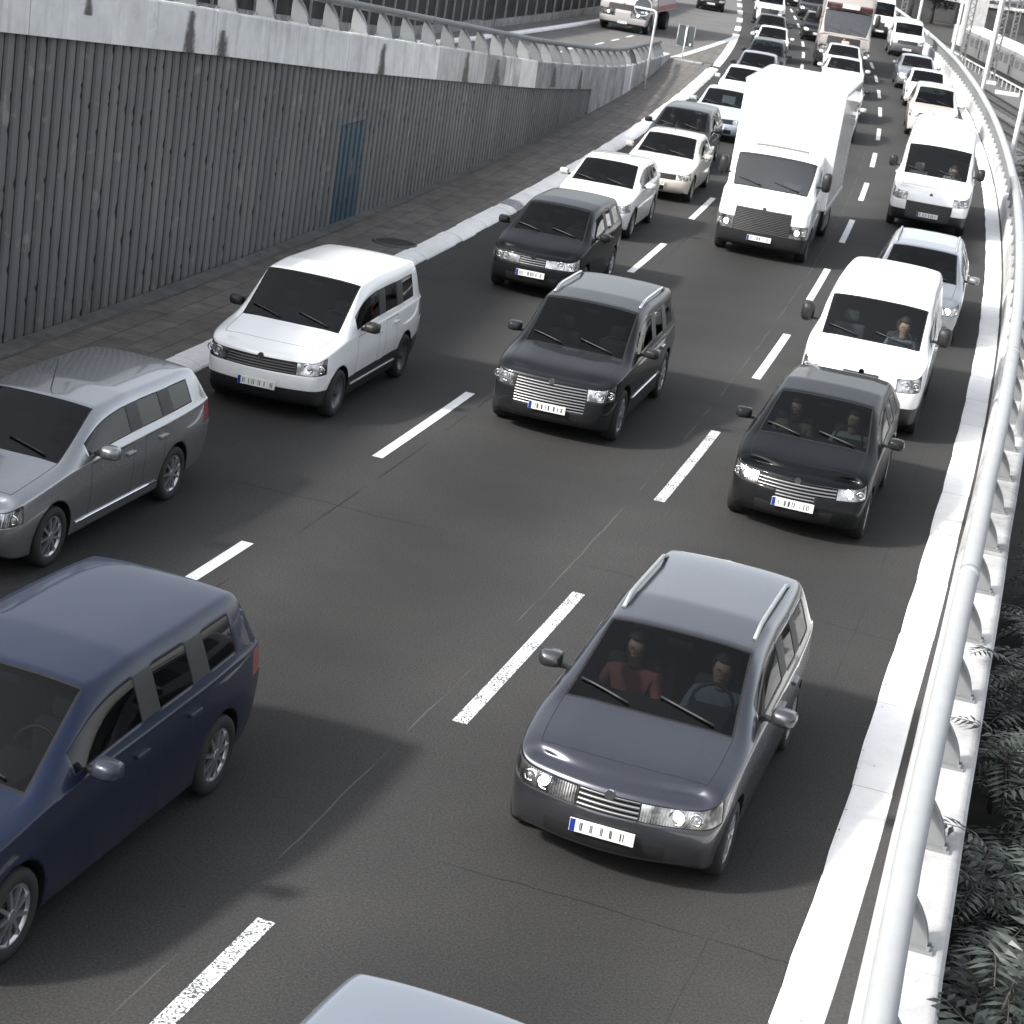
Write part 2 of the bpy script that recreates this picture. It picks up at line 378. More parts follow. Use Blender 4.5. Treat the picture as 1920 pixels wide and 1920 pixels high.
def shell(sp):
    st = sp['st']; n = len(st); L = sp['L']
    bm = bmesh.new(); V = []
    cr = bm.edges.layers.float.new('crease_edge')
    rowof = lambda v: 0 if v <= 3 else (7 if v >= 10 else v-3)
    colof = lambda v: (v if v <= 3 else (13-v if v >= 10 else 3))
    for i, x in enumerate(st):
        P = section(sp, x); ring = []
        for k in range(26):
            v = k if k <= 13 else 26-k
            sg = 1 if k <= 13 else -1
            xx = x
            if i == 0: xx = x+sp['nose'][rowof(v)]-sp['bulge']*(1-(colof(v)/3)**2)+sp['bulge']
            if i == n-1: xx = x-sp['tail'][rowof(v)]+.04*(1-(colof(v)/3)**2)-.04
            ring.append(bm.verts.new((xx, sg*P[v][0], P[v][1])))
        V.append(ring)
    bm.verts.ensure_lookup_table()
    def kk(v, sg): return v if sg > 0 else (26-v) % 26
    F = {}
    for i in range(n-1):
        for sg in (1, -1):
            for v in range(13):
                a, b = V[i][kk(v, sg)], V[i][kk(v+1, sg)]; c, d = V[i+1][kk(v+1, sg)], V[i+1][kk(v, sg)]
                f = bm.faces.new((a, d, c, b) if sg > 0 else (a, b, c, d))
                F[(i, v, sg)] = f
    def cap(i, sign, key):
        g = []
        P = section(sp, st[i]); offs = sp['nose'] if i == 0 else sp['tail']; bl = sp['bulge'] if i == 0 else .04
        for r in range(8):
            row = []
            for c in range(3, -4, -1):
                sg = 1 if c >= 0 else -1; a = abs(c)
                if r == 0: row.append(V[i][kk(a, sg)])
                elif r == 7: row.append(V[i][kk(13-a, sg)])
                elif a == 3: row.append(V[i][kk(3+r, sg)])
                else:
                    y = P[3+r][0]*c/3; z = P[3+r][1]+(P[13-a][1]-P[10][1])*(r/7)**2
                    if i == 0: x = st[i]+offs[r]+bl-bl*(1-(c/3)**2)
                    else: x = st[i]-offs[r]-bl+bl*(1-(c/3)**2)
                    row.append(bm.verts.new((x, y, z)))
            g.append(row)
        for r in range(7):
            for j in range(6):
                q = (g[r][j], g[r][j+1], g[r+1][j+1], g[r+1][j])
                F[(key, r, j)] = bm.faces.new(q if sign < 0 else q[::-1])
    cap(0, -1, 'f'); cap(n-1, 1, 'r')
    bmesh.ops.recalc_face_normals(bm, faces=bm.faces)
    for key, f in F.items():
        f.material_index = PAINT; f.smooth = True
        if isinstance(key[0], int) and key[1] <= 3: f.material_index = BLACK
    def S(keys, m):
        for q in keys:
            if q in F: F[q].material_index = m
    ix = sp['ix']
    for sg, wf, wr_, wq, df, dr in ((1, SFL, SRL, SQL, DFL, DRL), (-1, SFR, SRR, SQR, DFR, DRR)):
        for a, b, m in ((ix['F'], None, wf), (ix.get('R'), None, wr_), (ix.get('Q'), None, wq)):
            if a: S([(i, 8, sg) for i in range(a[0], a[1])], m)
        for a, m in ((ix.get('F'), df), (ix.get('R') or ix.get('Rd'), dr)):
            if a and not sp.get('nodoor'): S([(i, v, sg) for i in range(a[0], a[1]) for v in (4, 5, 6)], m)
        if ix.get('R'):
            S([(i, 8, sg) for i in range(ix['F'][1], ix['R'][0])], BLACK)
            if ix.get('Q'): S([(i, 8, sg) for i in range(ix['R'][1], ix['Q'][0])], BLACK)
        if sp.get('skirt'):
            for i in range(n-1):
                for v in ((4,) if sp['skirt'] == 1 else (4, 5)):
                    F[(i, v, sg)].material_index = BLACK
    S([(i, v, sg) for i in range(*ix['W']) for v in (10, 11, 12) for sg in (1, -1)], WIND)
    S([(i, v, sg) for i in range(*ix['H']) for v in (10, 11, 12) for sg in (1, -1)], HOOD)
    if 'RW' in ix: S([(i, v, sg) for i in range(*ix['RW']) for v in (10, 11, 12) for sg in (1, -1)], REARW)
    else: S([('r', 5, j) for j in range(0, 6)], REARW)
    if 'SR' in ix: S([(i, v, sg) for i in range(*ix['SR']) for v in (11, 12) for sg in (1, -1)], SUNR)
    S([('r', 3, 0), (n-2, 6, 1)], TLL); S([('r', 3, 5), (n-2, 6, -1)], TLR)
    for r, a, b in sp.get('black_front', []): S([('f', r, j) for j in range(a, b)], BLACK)
    if sp.get('bumper'):
        S([('f', r, j) for r in sp['bumper'] for j in range(6)]+[(0, 3+r, sg) for r in sp['bumper'] if r > 0 for sg in (1, -1)], BMP)
    for r, a, b in sp.get('grille', [(3, 1, 5)]): S([('f', r, j) for j in range(a, b)], GRL)
    lr = sp.get('lamp', [3])
    for r in lr:
        S([('f', r, 0), (0, 3+r, 1)], LML); S([('f', r, 5), (0, 3+r, -1)], LMR)
        if sp.get('lampwide'): S([('f', r, 1)], LML); S([('f', r, 4)], LMR)
    # creases: belt line, roof edge
    def edge(a, b, w):
        e = bm.edges.get((a, b))
        if e: e[cr] = w
    bl = sp.get('crease', (.35, .45))
    for sg in (1, -1):
        for i in range(n-1):
            edge(V[i][kk(7, sg)], V[i+1][kk(7, sg)], bl[0]); edge(V[i][kk(10, sg)], V[i+1][kk(10, sg)], bl[1]); edge(V[i][kk(4, sg)], V[i+1][kk(4, sg)], .5); edge(V[i][kk(6, sg)], V[i+1][kk(6, sg)], sp.get('line', .28))
            if i < ix['W'][0]: edge(V[i][kk(11, sg)], V[i+1][kk(11, sg)], .4)
        for i in (ix['W'][0], ix['W'][1]):
            for v in (10, 11, 12): edge(V[i][kk(v, sg)], V[i][kk(v+1, sg)], .55)
        for v in range(4, 10):
            edge(V[0][kk(v, sg)], V[0][kk(v+1, sg)], sp.get('cr_nose', .2)); edge(V[n-1][kk(v, sg)], V[n-1][kk(v+1, sg)], .5)
    return bm

def shift(me, dx):
    me.transform(Matrix.Translation((dx, 0, 0)))

_dg = lambda: bpy.context.evaluated_depsgraph_get()
_wheel = {}
def wheel_mesh(Rw, wd, style):
    key = (round(Rw, 3), round(wd, 3), style)
    if key in _wheel: return _wheel[key]
    n = 28; t = MB(); prof = [(Rw*.66, wd*.36), (Rw*.70, wd*.47), (Rw*.86, wd*.5), (Rw*.96, wd*.44), (Rw, wd*.3), (Rw, 0)]
    prof = prof + [(r, -y) for r, y in prof[-2::-1]]
    vs = []; fs = []; m = len(prof)
    for k in range(n):
        a = 2*PI*k/n
        vs += [(r*math.cos(a), y, r*math.sin(a)) for r, y in prof]
    for k in range(n):
        for j in range(m-1): fs.append((k*m+j, k*m+j+1, ((k+1) % n)*m+j+1, ((k+1) % n)*m+j))
    t.add(vs, fs, True)
    tyre = t.mesh('tyre', MT['rubber'])
    r = MB(); Ri = Rw*.69
    # dish facing +y
    pr = [(Ri, wd*.40), (Ri*.93, wd*.44), (Ri*.9, wd*.30), (Ri*.25, wd*.24), (0.001, wd*.24)]
    vs = []; fs = []; m = len(pr)
    for k in range(n):
        a = 2*PI*k/n; vs += [(q*math.cos(a), y, q*math.sin(a)) for q, y in pr]
    for k in range(n):
        for j in range(m-1): fs.append((k*m+j, k*m+j+1, ((k+1) % n)*m+j+1, ((k+1) % n)*m+j))
    r.add(vs, fs, True)
    ns = {'alloy': 5, 'multi': 9, 'steel': 0}[style]
    for k in range(ns):
        M = Matrix.Rotation(2*PI*k/ns, 4, 'Y')
        w = Ri*(.15 if ns == 5 else .07)
        r.prism([(-w, Ri*.15), (w, Ri*.15), (w*.8, Ri*.93), (-w*.8, Ri*.93)], wd*.28, wd*.43, 'y', M)
    M = Matrix.Identity(4)
    r.prism([(Ri*.22*math.cos(a*PI/6), Ri*.22*math.sin(a*PI/6)) for a in range(12)], wd*.25, wd*.46, 'y')
    mats = [MT['rim'], MT['black']] if style != 'steel' else [MT['rim_dark'], MT['black']]
    rim = r.mesh('rim', mats)
    if ns:
        for p in rim.polygons:
            if abs(p.center.y-wd*.27) < wd*.05 and p.use_smooth: p.material_index = 1
    _wheel[key] = (tyre, rim); return _wheel[key]

def add_wheel(parent, x, y, Rw, wd, style, dual=False):
    ty, ri = wheel_mesh(Rw, wd, style)
    o = link_mesh('wheel', ty, parent); o.location = (x, y, Rw)
    o.rotation_euler = (0, random.uniform(0, 1.2), 0 if y > 0 else PI)
    link_mesh('rim', ri, o)
    return o

def plate(parent, x, y, z, w=.52, h=.11, tilt=0., blue=True):
    m = MB(); m.box((-.012, -w/2, -h/2), (0, w/2, h/2)); p = m.build('number_plate', MT['plate'], parent, bevel=.004)
    p.location = (x, y, z); p.rotation_euler = (0, tilt, 0)
    if blue:
        b = MB(); b.box((-.0145, w/2-.045, -h/2+.004), (-.0121, w/2-.004, h/2-.004)); b.build('blue_strip', MT['plate_blue'], p)
    k = MB(); rr = random.Random(int(abs(x*997+y*31+z*17)*100)); yy = w/2-.07
    while yy > -w/2+.06:     # thin dark strokes, as unreadable as in the photograph
        cw = .034
        for q in sorted(rr.sample((0, .012, .024), rr.choice((1, 2, 2)))):
            s = rr.choice((.006, .008, .01)); k.box((-.0145, yy-q-s, -h*.3), (-.0122, yy-q, h*.3))
        yy -= cw+rr.choice((.013, .015, .05))
    k.build('plate_lettering', MT['ink'], p)
    return p

def vehicle(name, label, cat, sp, body, loc=(0, 0, 0), rz=0., group=None, lvl=2, glass='wind', sglass='wside', wheels='alloy', lit=False, rails=False, mirror=None,
            grille='grille', plate_z=.45, plate_y=0., interior='dark', wipers=True, bumper=None, handles=True, antenna=False, emblem=True, detail=True, strip=None, fog=False, roofmat=None, nowheels=False, extra=None, handle_mat=None):
    L = sp['L']; dx = -L/2
    root = empty(name, loc, rz); tag(root, label, cat, group)
    bm = shell(sp); me = bpy.data.meshes.new('shell'); bm.to_mesh(me); bm.free()
    dummy = [body]*(len(REG)+3)
    for _ in range(23): me.materials.append(body)
    o = link_mesh('shell_tmp', me); sub = o.modifiers.new('s', 'SUBSURF'); sub.levels = sub.render_levels = lvl; sub.boundary_smooth = 'PRESERVE_CORNERS'
    # wheel arches
    Rw = sp.get('Rw', .31); wd = sp.get('wd', .2); ax = sp['axles']
    cut = MB(); W = sp['W']
    for x in ax:
        for sg in (1, -1):
            y0, y1 = (W-.30, W+.12) if sg > 0 else (-W-.12, -W+.30)
            Ra = Rw+sp.get('arch', .06)
            nn = 26
            cut.prism([(x+Ra*math.cos(2*PI*k/nn), Rw+Ra*math.sin(2*PI*k/nn)) for k in range(nn)], y0, y1, 'y')
    cm = cut.mesh('cut', [body]*23)
    b2 = bmesh.new(); b2.from_mesh(cm); bmesh.ops.recalc_face_normals(b2, faces=b2.faces); b2.to_mesh(cm); b2.free()
    for p in cm.polygons: p.material_index = BLACK
    co = link_mesh('cut_tmp', cm)
    if not nowheels:
        bo = o.modifiers.new('b', 'BOOLEAN'); bo.operation = 'DIFFERENCE'; bo.object = co; bo.solver = 'EXACT'; bo.material_mode = 'INDEX'
    ev = bpy.data.meshes.new_from_object(o.evaluated_get(_dg()))
    bpy.data.objects.remove(o); bpy.data.objects.remove(co)
    bm = bmesh.new(); bm.from_mesh(ev); bpy.data.meshes.remove(ev)
    bvh = BVHTree.FromBMesh(bm)
    present = sorted({f.material_index for f in bm.faces})
    for rid in present:
        if rid in REG:
            fs = [f for f in bm.faces if f.material_index == rid]
            try:
                ring = bmesh.ops.inset_region(bm, faces=fs, thickness=REG[rid][1], depth=-.004 if rid not in (HOOD, DFL, DFR, DRL, DRR, BMP) else 0., use_even_offset=True, use_boundary=True)['faces']
                for f in ring: f.material_index = SEAM
            except Exception: pass
    pmats = {WIND: MT[glass], REARW: MT['wtint'], HOOD: body, DFL: body, DFR: body, DRL: body, DRR: body, LML: MT['lamp'], LMR: MT['lamp'], GRL: MT[grille], TLL: MT['red'], TLR: MT['red'],
             BMP: bumper or MT['black'], SUNR: MT['wtint']}
    for q in (SFL, SFR): pmats[q] = MT[sglass]
    for q in (SRL, SRR, SQL, SQR): pmats[q] = MT[sp.get('rglass', 'wtint')]
    parts = {}
    for rid in present:
        if rid in (PAINT, BLACK, SEAM): continue
        b = bm.copy(); bmesh.ops.delete(b, geom=[f for f in b.faces if f.material_index != rid], context='FACES')
        if not b.faces: b.free(); continue
        pm = bpy.data.meshes.new(REG[rid][0]); 
        for f in b.faces: f.material_index = 0
        cen = sum((f.calc_center_median()*f.calc_area() for f in b.faces), Vector())/max(sum(f.calc_area() for f in b.faces), 1e-6)
        b.to_mesh(pm); b.free(); pm.materials.append(pmats[rid]); shift(pm, dx)
        po = link_mesh(REG[rid][0], pm, root); parts[rid] = (po, cen)
    b = bm; bmesh.ops.delete(b, geom=[f for f in b.faces if f.material_index not in (PAINT, BLACK, SEAM)], context='FACES')
    bme = bpy.data.meshes.new('body'); b.to_mesh(bme); b.free()
    for mm in (body, MT['black'], MT['seam']): bme.materials.append(mm)
    shift(bme, dx); bo_ = link_mesh('body', bme, root)
    def ray(o_, d_):
        h = bvh.ray_cast(Vector(o_), Vector(d_)); return h[0]
    # wheels
    if not nowheels:
        for x in ax:
            for sg in (1, -1):
                add_wheel(root, x+dx, sg*(W*.985-wd/2-.005), Rw, wd, wheels)
    # number plate on the nose
    if plate_z:
        h = ray((-3, plate_y, plate_z), (1, 0, 0))
        if h: plate(root, h.x-.012+dx, plate_y, plate_z)
    if emblem:
        ez = sp.get('emblem_z', sp['belt'][1][0]-.02); h = ray((-3, 0, ez), (1, 0, 0))
        if h:
            m = MB(); m.prism([(.042*math.cos(k*PI/7), .042*math.sin(k*PI/7)) for k in range(14)], -.012, .01, 'x'); e = m.build('emblem', MT['chrome'], root); e.location = (h.x+dx, 0, ez)
    # lit bulbs / lamp barrels
    for rid in (LML, LMR):
        if rid in parts:
            po, c = parts[rid]; sg = 1 if rid == LML else -1
            for q, (yo, rr) in enumerate(((-.05, .062), (.09, .045))):
                yy = c.y-sg*(-yo)*sp.get('lampsp', 1.); h = ray((-3, yy, c.z), (1, 0, 0))
                if not h: continue
                m = MB(); n_ = 14
                m.tube([(-.008, rr*math.cos(k*2*PI/n_), rr*math.sin(k*2*PI/n_)) for k in range(n_+1)], .009, 6, caps=False)
                bu = m.build('reflector', MT['chrome'], po); bu.location = (h.x+dx, yy, c.z)
                m = MB(); r2_ = rr*(.85 if lit and q == 0 else .55)
                rows = [[(.012-.022*math.cos(a), r2_*math.sin(a)*math.cos(k*2*PI/n_), r2_*math.sin(a)*math.sin(k*2*PI/n_)) for k in range(n_+1)] for a in (0.01, .5, 1., PI/2)]
                m.strip(rows, smooth=True)
                bu = m.build('bulb', MT['lit'] if (lit and q == 0) else MT['lens'], po); bu.location = (h.x+dx, yy, c.z)
    # mirrors
    ix = sp['ix']; xm = sp['st'][ix['F'][0]]+.12; zm = float(np.interp(xm, *sp['belt']))+sp.get('mz', .07)
    mw, mh = sp.get('msize', (.21, .145))
    for sg in (1, -1):
        Wm = sp['W']*float(np.interp(xm, *sp['plan']))
        m = MB(); cs = [(-.085, .45), (-.06, .8), (-.01, .98), (.06, 1.)]
        nn = 16; se = lambda c: math.copysign(abs(c)**.55, c)
        rows = [[(q, mw/2*w_*se(math.cos(2*PI*k/nn)), mh/2*w_*se(math.sin(2*PI*k/nn))) for k in range(nn+1)] for q, w_ in cs]
        m.strip(rows, smooth=True); m.add(rows[0][:-1], [tuple(range(nn))], True); m.add(rows[-1][:-1], [tuple(range(nn))])
        mo = m.build('mirror', mirror or body, root)
        bmm = bmesh.new(); bmm.from_mesh(mo.data); bmesh.ops.remove_doubles(bmm, verts=bmm.verts, dist=.001); bmesh.ops.recalc_face_normals(bmm, faces=bmm.faces); bmm.to_mesh(mo.data); bmm.free()
        mo.location = (xm+dx, sg*(Wm+mw/2+.0), zm+mh*.2); mo.rotation_euler.z = sg*.12
        a = MB(); a.box((-.03, -.07, -.02), (.03, .07, .02)); ao = a.build('mirror_arm', MT['black'], mo, bevel=.008); ao.location = (.01, -sg*(mw/2+.0), -mh*.3)
        gl = MB(); gl.box((.061, -mw*.42, -mh*.4), (.064, mw*.42, mh*.4)); gl.build('mirror_glass', MT['chrome'], mo)
    if detail:
        i0, i1 = ix['W']; xc, xh = sp['st'][i0], sp['st'][i1]
        if wipers:
            for ya, yb in ((.18, .62), (-.52, -.04)):
                pts = []
                for t in np.linspace(0, 1, 5):
                    y = (ya+(yb-ya)*t)*W/.88; x = xc+.02+(xh-xc)*(.03+.16*t); h = ray((x, y, 5), (0, 0, -1))
                    if h: pts.append((h.x+dx, h.y, h.z+.014))
                if len(pts) > 2:
                    m = MB(); m.tube(pts, .011, 5); m.build('wiper', MT['black'], root)
        if rails:
            for sg in (1, -1):
                pts = []
                xr0, xr1 = xh+.25, sp['st'][ix['RE']]-.1
                for t in np.linspace(0, 1, 9):
                    x = xr0+(xr1-xr0)*t; h = ray((x, sg*sp['W']*(sp['wr']-.09), 5), (0, 0, -1)); pts.append((x+dx, h.y, h.z+(.055 if 0 < t < 1 else .0)))
                m = MB(); m.tube(pts, .02, 7); m.build('roof_rail', rails, root)
        if antenna:
            h = ray((xh+.2, 0, 5), (0, 0, -1)); m = MB(); m.tube([(h.x+dx, 0, h.z-.01), (h.x+.12+dx, 0, h.z+.3)], .006, 5); m.build('antenna', MT['black'], root)
        if handles:
            for key in ('F', 'R'):
                if key in ix and ix[key]:
                    xh_ = sp['st'][ix[key][1]]-.17; zh = float(np.interp(xh_, *sp['belt']))-.12
                    for sg in (1, -1):
                        h = ray((xh_, sg*4, zh), (0, -sg, 0))
                        if h:
                            rid = {('F', 1): DFL, ('F', -1): DFR, ('R', 1): DRL, ('R', -1): DRR}[(key, sg)]
                            m = MB(); m.box((-.09, -.018, -.018), (.09, .018, .018)); ho = m.build('handle', handle_mat or body, parts[rid][0] if rid in parts else root, bevel=.009); ho.location = (xh_+dx, h.y+sg*.012, zh)
        if strip:
            for sg in (1, -1):
                pts = []
                for x in np.linspace(ax[0]+Rw+.14, ax[-1]-Rw-.14, 8):
                    h = ray((x, sg*4, strip[1]), (0, -sg, 0))
                    if h: pts.append((h.x+dx, h.y+sg*.004, h.z))
                if len(pts) > 2: m = MB(); m.tube(pts, .016, 6); m.build('side_strip', strip[0], root)
        if fog:
            for sg in (1, -1):
                h = ray((-3, sg*W*.68, float(np.interp(.3, *sp['zb']))+.16), (1, 0, 0))
                if h:
                    m = MB(); m.prism([(.055*math.cos(k*PI/7), .04*math.sin(k*PI/7)) for k in range(14)], -.008, .03, 'x'); fo_ = m.build('fog_lamp', MT['chrome'], root); fo_.location = (h.x+dx, h.y, h.z)
        if glass == 'wind':
            h = ray((xh-.06, 0, 5), (0, 0, -1))
            if h: m = MB(); m.box((.1, -.11, -.13), (.13, .11, -.07)); im = m.build('rear_view_mirror', MT['black'], root, bevel=.01); im.location = (h.x+dx, 0, h.z)
        # cabin
        zs = sp.get('seat_z', .5); xs_ = sp['st'][ix['W'][1]]+sp.get('seat_dx', .15); sm = MT['seat'] if interior == 'dark' else MT['seat_pale']
        m = MB(); zc = float(np.interp(xc, *sp['belt']))
        Wi = W*.86
        m.box((xc+.12, -Wi, zs-.25), (xc+.62, Wi, zc-.03)); m.box((xc+.5, -Wi, .3), (L-.5, Wi, zs-.22))
        m.box((xc+.14, -.58, zc-.04), (xc+.62, -.22, zc+.05))
        it = m.build('dashboard', MT['interior'] if interior == 'dark' else MT['seat_pale'], root, bevel=.03); it.location.x = dx
        rows = [xs_] + ([xs_+.85] if 'R' in ix and ix['R'] else [])
        for xr in rows:
            for y in (.38, -.38):
                s = MB(); y *= W/.88
                s.box((xr-.35, y-.25, zs-.2), (xr+.15, y+.25, zs)); s.box((xr+.02, y-.24, zs-.05), (xr+.17, y+.24, zs+.56)); s.box((xr+.05, y-.12, zs+.6), (xr+.15, y+.12, zs+.78))
                so = s.build('seat', sm, root, bevel=.05); so.location.x = dx
        s = MB(); cx = xc+.66; pts = [(cx+.05*math.sin(a), .38*W/.88+.18*math.cos(a), zc+.02+.17*math.sin(a)) for a in np.linspace(0, 2*PI, 17)]
        pts = [(p[0]+.12*(p[2]-zc), -p[1], p[2]) for p in pts]; s.tube(pts, .016, 6, caps=False); so = s.build('steering_wheel', MT['black'], root); so.location.x = dx
    root['_dx'] = dx
    return root, ray, dx

PLAN = ([0, .15, .5, 1.2, 3.2, 3.9, 4.3], [.84, .93, .985, 1, 1, .97, .93])
def mkplan(L, nose=.84): return ([0, .15, .5, 1.2, L-1., L-.35, L], [nose, .93, .985, 1, 1, .97, .92])

def spec_car(L=4.1, W=.87, H=1.46, cowl=1.05, head=1.85, zh=.72, zc=.98, kind='hatch', **kw):
    b0 = head+.62; b1 = b0+.055; c0 = min(b1+.8, L-1.2); c1 = c0+.055
    d = {'hatch': L-.62, 'estate': L-.42, 'mpv': L-.4, 'suv': L-.4, 'sedan': L-1.35}[kind]
    q1 = max(c1+.2, d-.08)
    st = [0, .32, .68, cowl, (cowl+head)/2, head, b0, b1, c0, c1, q1, L-.24, L] if kind != 'sedan' else [0, .32, .68, cowl, (cowl+head)/2, head, b0, b1, c0, c1, L-.88, L-.24, L]
    if kind == 'sedan':
        top = ([0, .3, cowl, head, head+.45, c1, L-.88, L-.2, L], [zh+.05, zh+.13, zc+.01, H-.045, H, H-.04, zc+.1, zc+.06, zc])
        tail = [.1, .03, 0, 0, .02, .04, .06, .1]
    elif kind == 'hatch':
        top = ([0, .3, cowl, head, head+.5, q1, L], [zh+.05, zh+.13, zc+.01, H-.05, H, H-.06, H-.13]); tail = [.1, .03, 0, 0, .06, .1, .34, .46]
    else:
        top = ([0, .3, cowl, head, head+.5, q1, L], [zh+.05, zh+.13, zc+.01, H-.045, H, H-.02, H-.07]); tail = [.1, .03, 0, 0, .05, .08, .2, .28]
    sp = dict(L=L, W=W, st=st, plan=mkplan(L), zb=([0, .4, L-.4, L], [.22, .17, .19, .28]), belt=([0, .3, cowl, head, L], [zh, zh+.06, zc-.06, zc-.04, zc+.02]), top=top,
              wr=.73, bulge=.13, nose=[.14, .05, .0, .015, .06, .09, .13, .19], tail=tail, axles=(.78, L-.82), Rw=.31,
              ix=dict(W=(3, 5), H=(1, 3), F=(4, 6), R=(7, 8), Q=(9, 10), RE=10), black_front=[(1, 1, 5)], grille=[(3, 1, 5)], emblem_z=zh-.02)
    if kind == 'sedan': sp['ix']['RW'] = (9, 10); sp['ix']['Q'] = None; sp['ix']['RE'] = 9
    sp.update(kw); return sp

def spec_van(L=4.9, W=.95, H=1.97, nose_z=.95, cowl=.85, zc=1.22, head=1.55, zhead=1.82, windows=False, **kw):
    b0 = head+.75; b1 = b0+.12
    st = [0, .28, .6, cowl, (cowl+head)/2, head, b0, b1, min(b1+1., L-1.4), L-1.2, L-.5, L-.15, L]
    top = ([0, .3, cowl, head, head+.45, head+.9, L-.3, L], [nose_z+.04, nose_z+.13, zc+.015, zhead, H-.05, H, H, H-.04])
    sp = dict(L=L, W=W, st=st, plan=mkplan(L, .86), zb=([0, .4, L-.4, L], [.26, .2, .22, .3]), belt=([0, .3, cowl, head, L], [nose_z, nose_z+.08, zc-.06, zc-.03, zc]), top=top,
              wr=.84, bulge=.12, nose=[.12, .04, .0, .02, .09, .14, .19, .26], tail=[.06, .02, 0, 0, .01, .02, .05, .08], axles=(.95, L-1.05), Rw=.33, wd=.21,
              ix=dict(W=(3, 5), H=(1, 3), F=(4, 6), Q=None, RE=10), skirt=1, black_front=[], grille=[(2, 1, 5), (3, 2, 4)], bumper=[0, 1], lamp=[3], seat_z=.75, fw=.8, ze=.95, zwt=zhead-.05,
              msize=(.2, .3), mz=.18, emblem_z=nose_z-.02, crease=(.3, .35))
    sp['ix']['R'] = (7, 9) if windows else None
    sp['ix']['Rd'] = (7, 8)
    if windows: sp['ix']['Q'] = (9, 10)
    sp.update(kw); return sp
# ------------------------------------------------------------------ road frame (t = metres ahead, off = metres to the left of the lane line between middle and right lane)
CP = [2.830873859396406e-10, -1.2883476166137736e-07, 2.393601118402422e-05, -0.002977930903924104, 0.3503562088737018, -5.359094018364429]
DP = np.polyder(np.array(CP))
def cx(t):
    if t > 140: return float(np.polyval(CP, 140)+(t-140)*np.polyval(DP, 140))
    if t < 2: return float(np.polyval(CP, 2)+(t-2)*np.polyval(DP, 2))
    return float(np.polyval(CP, t))
def cm(t): return float(np.polyval(DP, min(max(t, 2), 140)))
def RD(t, off=0., z=0.):
    m = cm(t); h = math.hypot(1, m)
    return Vector((cx(t)-off/h, t+off*m/h, z))
def heading(t): return math.atan2(1, cm(t))
def to_road(x, y):
    t = y
    for _ in range(30):
        p = RD(t); m = cm(t); h = math.hypot(1, m)
        t += ((x-p.x)*m+(y-p.y))/h/h*.9
    p = RD(t); m = cm(t); h = math.hypot(1, m)
    return t, (-(x-p.x)+(y-p.y)*m)/h
F_PX, PITCH, ROLL, CAMZ = 3850.2, 0.307590635, 0.157749527, 7.41935
def cam_axes():
    fw = Vector((0, math.cos(PITCH), -math.sin(PITCH))); r0 = Vector((1, 0, 0)); u0 = r0.cross(fw)
    r = r0*math.cos(ROLL)+u0*math.sin(ROLL); u = -r0*math.sin(ROLL)+u0*math.cos(ROLL)
    return r, u, fw
def ground_at(px, py, z=0.):     # where a sight line of the photograph meets the level z (survey of the place)
    r, u, fw = cam_axes(); d = r*((px-960)/F_PX)-u*((py-960)/F_PX)+fw
    k = (z-CAMZ)/d.z
    return d.x*k, d.y*k

def tube_r(t): return float(np.interp(t, [-10, 6, 9, 12.3, 14.08, 16.7, 20.2, 25.1, 34, 60, 200], [-6.3, -4.84, -4.575, -4.326, -4.198, -4.075, -3.965, -3.875, -3.87, -3.92, -3.95]))
TS = list(np.arange(-24, 60, 1.))+list(np.arange(60, 262, 2.))
def sheet(name, mat, o0, o1, z, ts=None, nacross=2, kind=None, parent=None, zf=None):
    ts = ts or TS; rows = []; uvs = []
    for t in ts:
        a = o0(t) if callable(o0) else o0; b = o1(t) if callable(o1) else o1
        zz = zf(t) if zf else z
        offs = [b+(a-b)*k/(nacross-1) for k in range(nacross)]   # right to left
        rows.append([RD(t, o, zz) for o in offs][::-1]); uvs.append([(t, o) for o in offs][::-1])
    m = MB(); m.strip(rows, uvs); o = m.build(name, mat, parent, fix=False)
    bm = bmesh.new(); bm.from_mesh(o.data)
    if sum(f.normal.z for f in bm.faces) < 0: bmesh.ops.reverse_faces(bm, faces=bm.faces)
    bm.to_mesh(o.data); bm.free()
    if kind: o['kind'] = kind
    return o

# ground far below the road deck (rail yard level) reaching the horizon
ZR = -7.0
g = MB(); g.strip([[(-900, -300, ZR-.05), (900, -300, ZR-.05)], [(-900, 1800, ZR-.05), (900, 1800, ZR-.05)]])
go = g.build('ground', plain('dry_ground', (.035, .034, .031), .95, scale=.6, noise=.35), fix=True); tag(go, kind='structure')
for f in go.data.polygons: pass

# rail yard ballast
bal, n, l, b = nt('ballast')
tc = N(n, 'ShaderNodeTexCoord'); v = N(n, 'ShaderNodeTexVoronoi', Scale=9.); l.new(tc.outputs['Object'], v.inputs['Vector'])
r = ramp(n, [(0, .05), (.5, .11), (1, .19)]); sc_ = N(n, 'ShaderNodeSeparateColor'); l.new(v.outputs['Color'], sc_.inputs[0]); l.new(sc_.outputs[0], r.inputs['Fac']); l.new(r.outputs['Color'], b.inputs['Base Color']); b.inputs['Roughness'].default_value = .95
MT['ballast'] = bal
m = MB(); m.strip([[(26, 90, ZR+.02), (44, 90, ZR+.02)], [(26, 330, ZR+.02), (44, 330, ZR+.02)]]); o = m.build('gravel', bal); tag(o, kind='stuff')

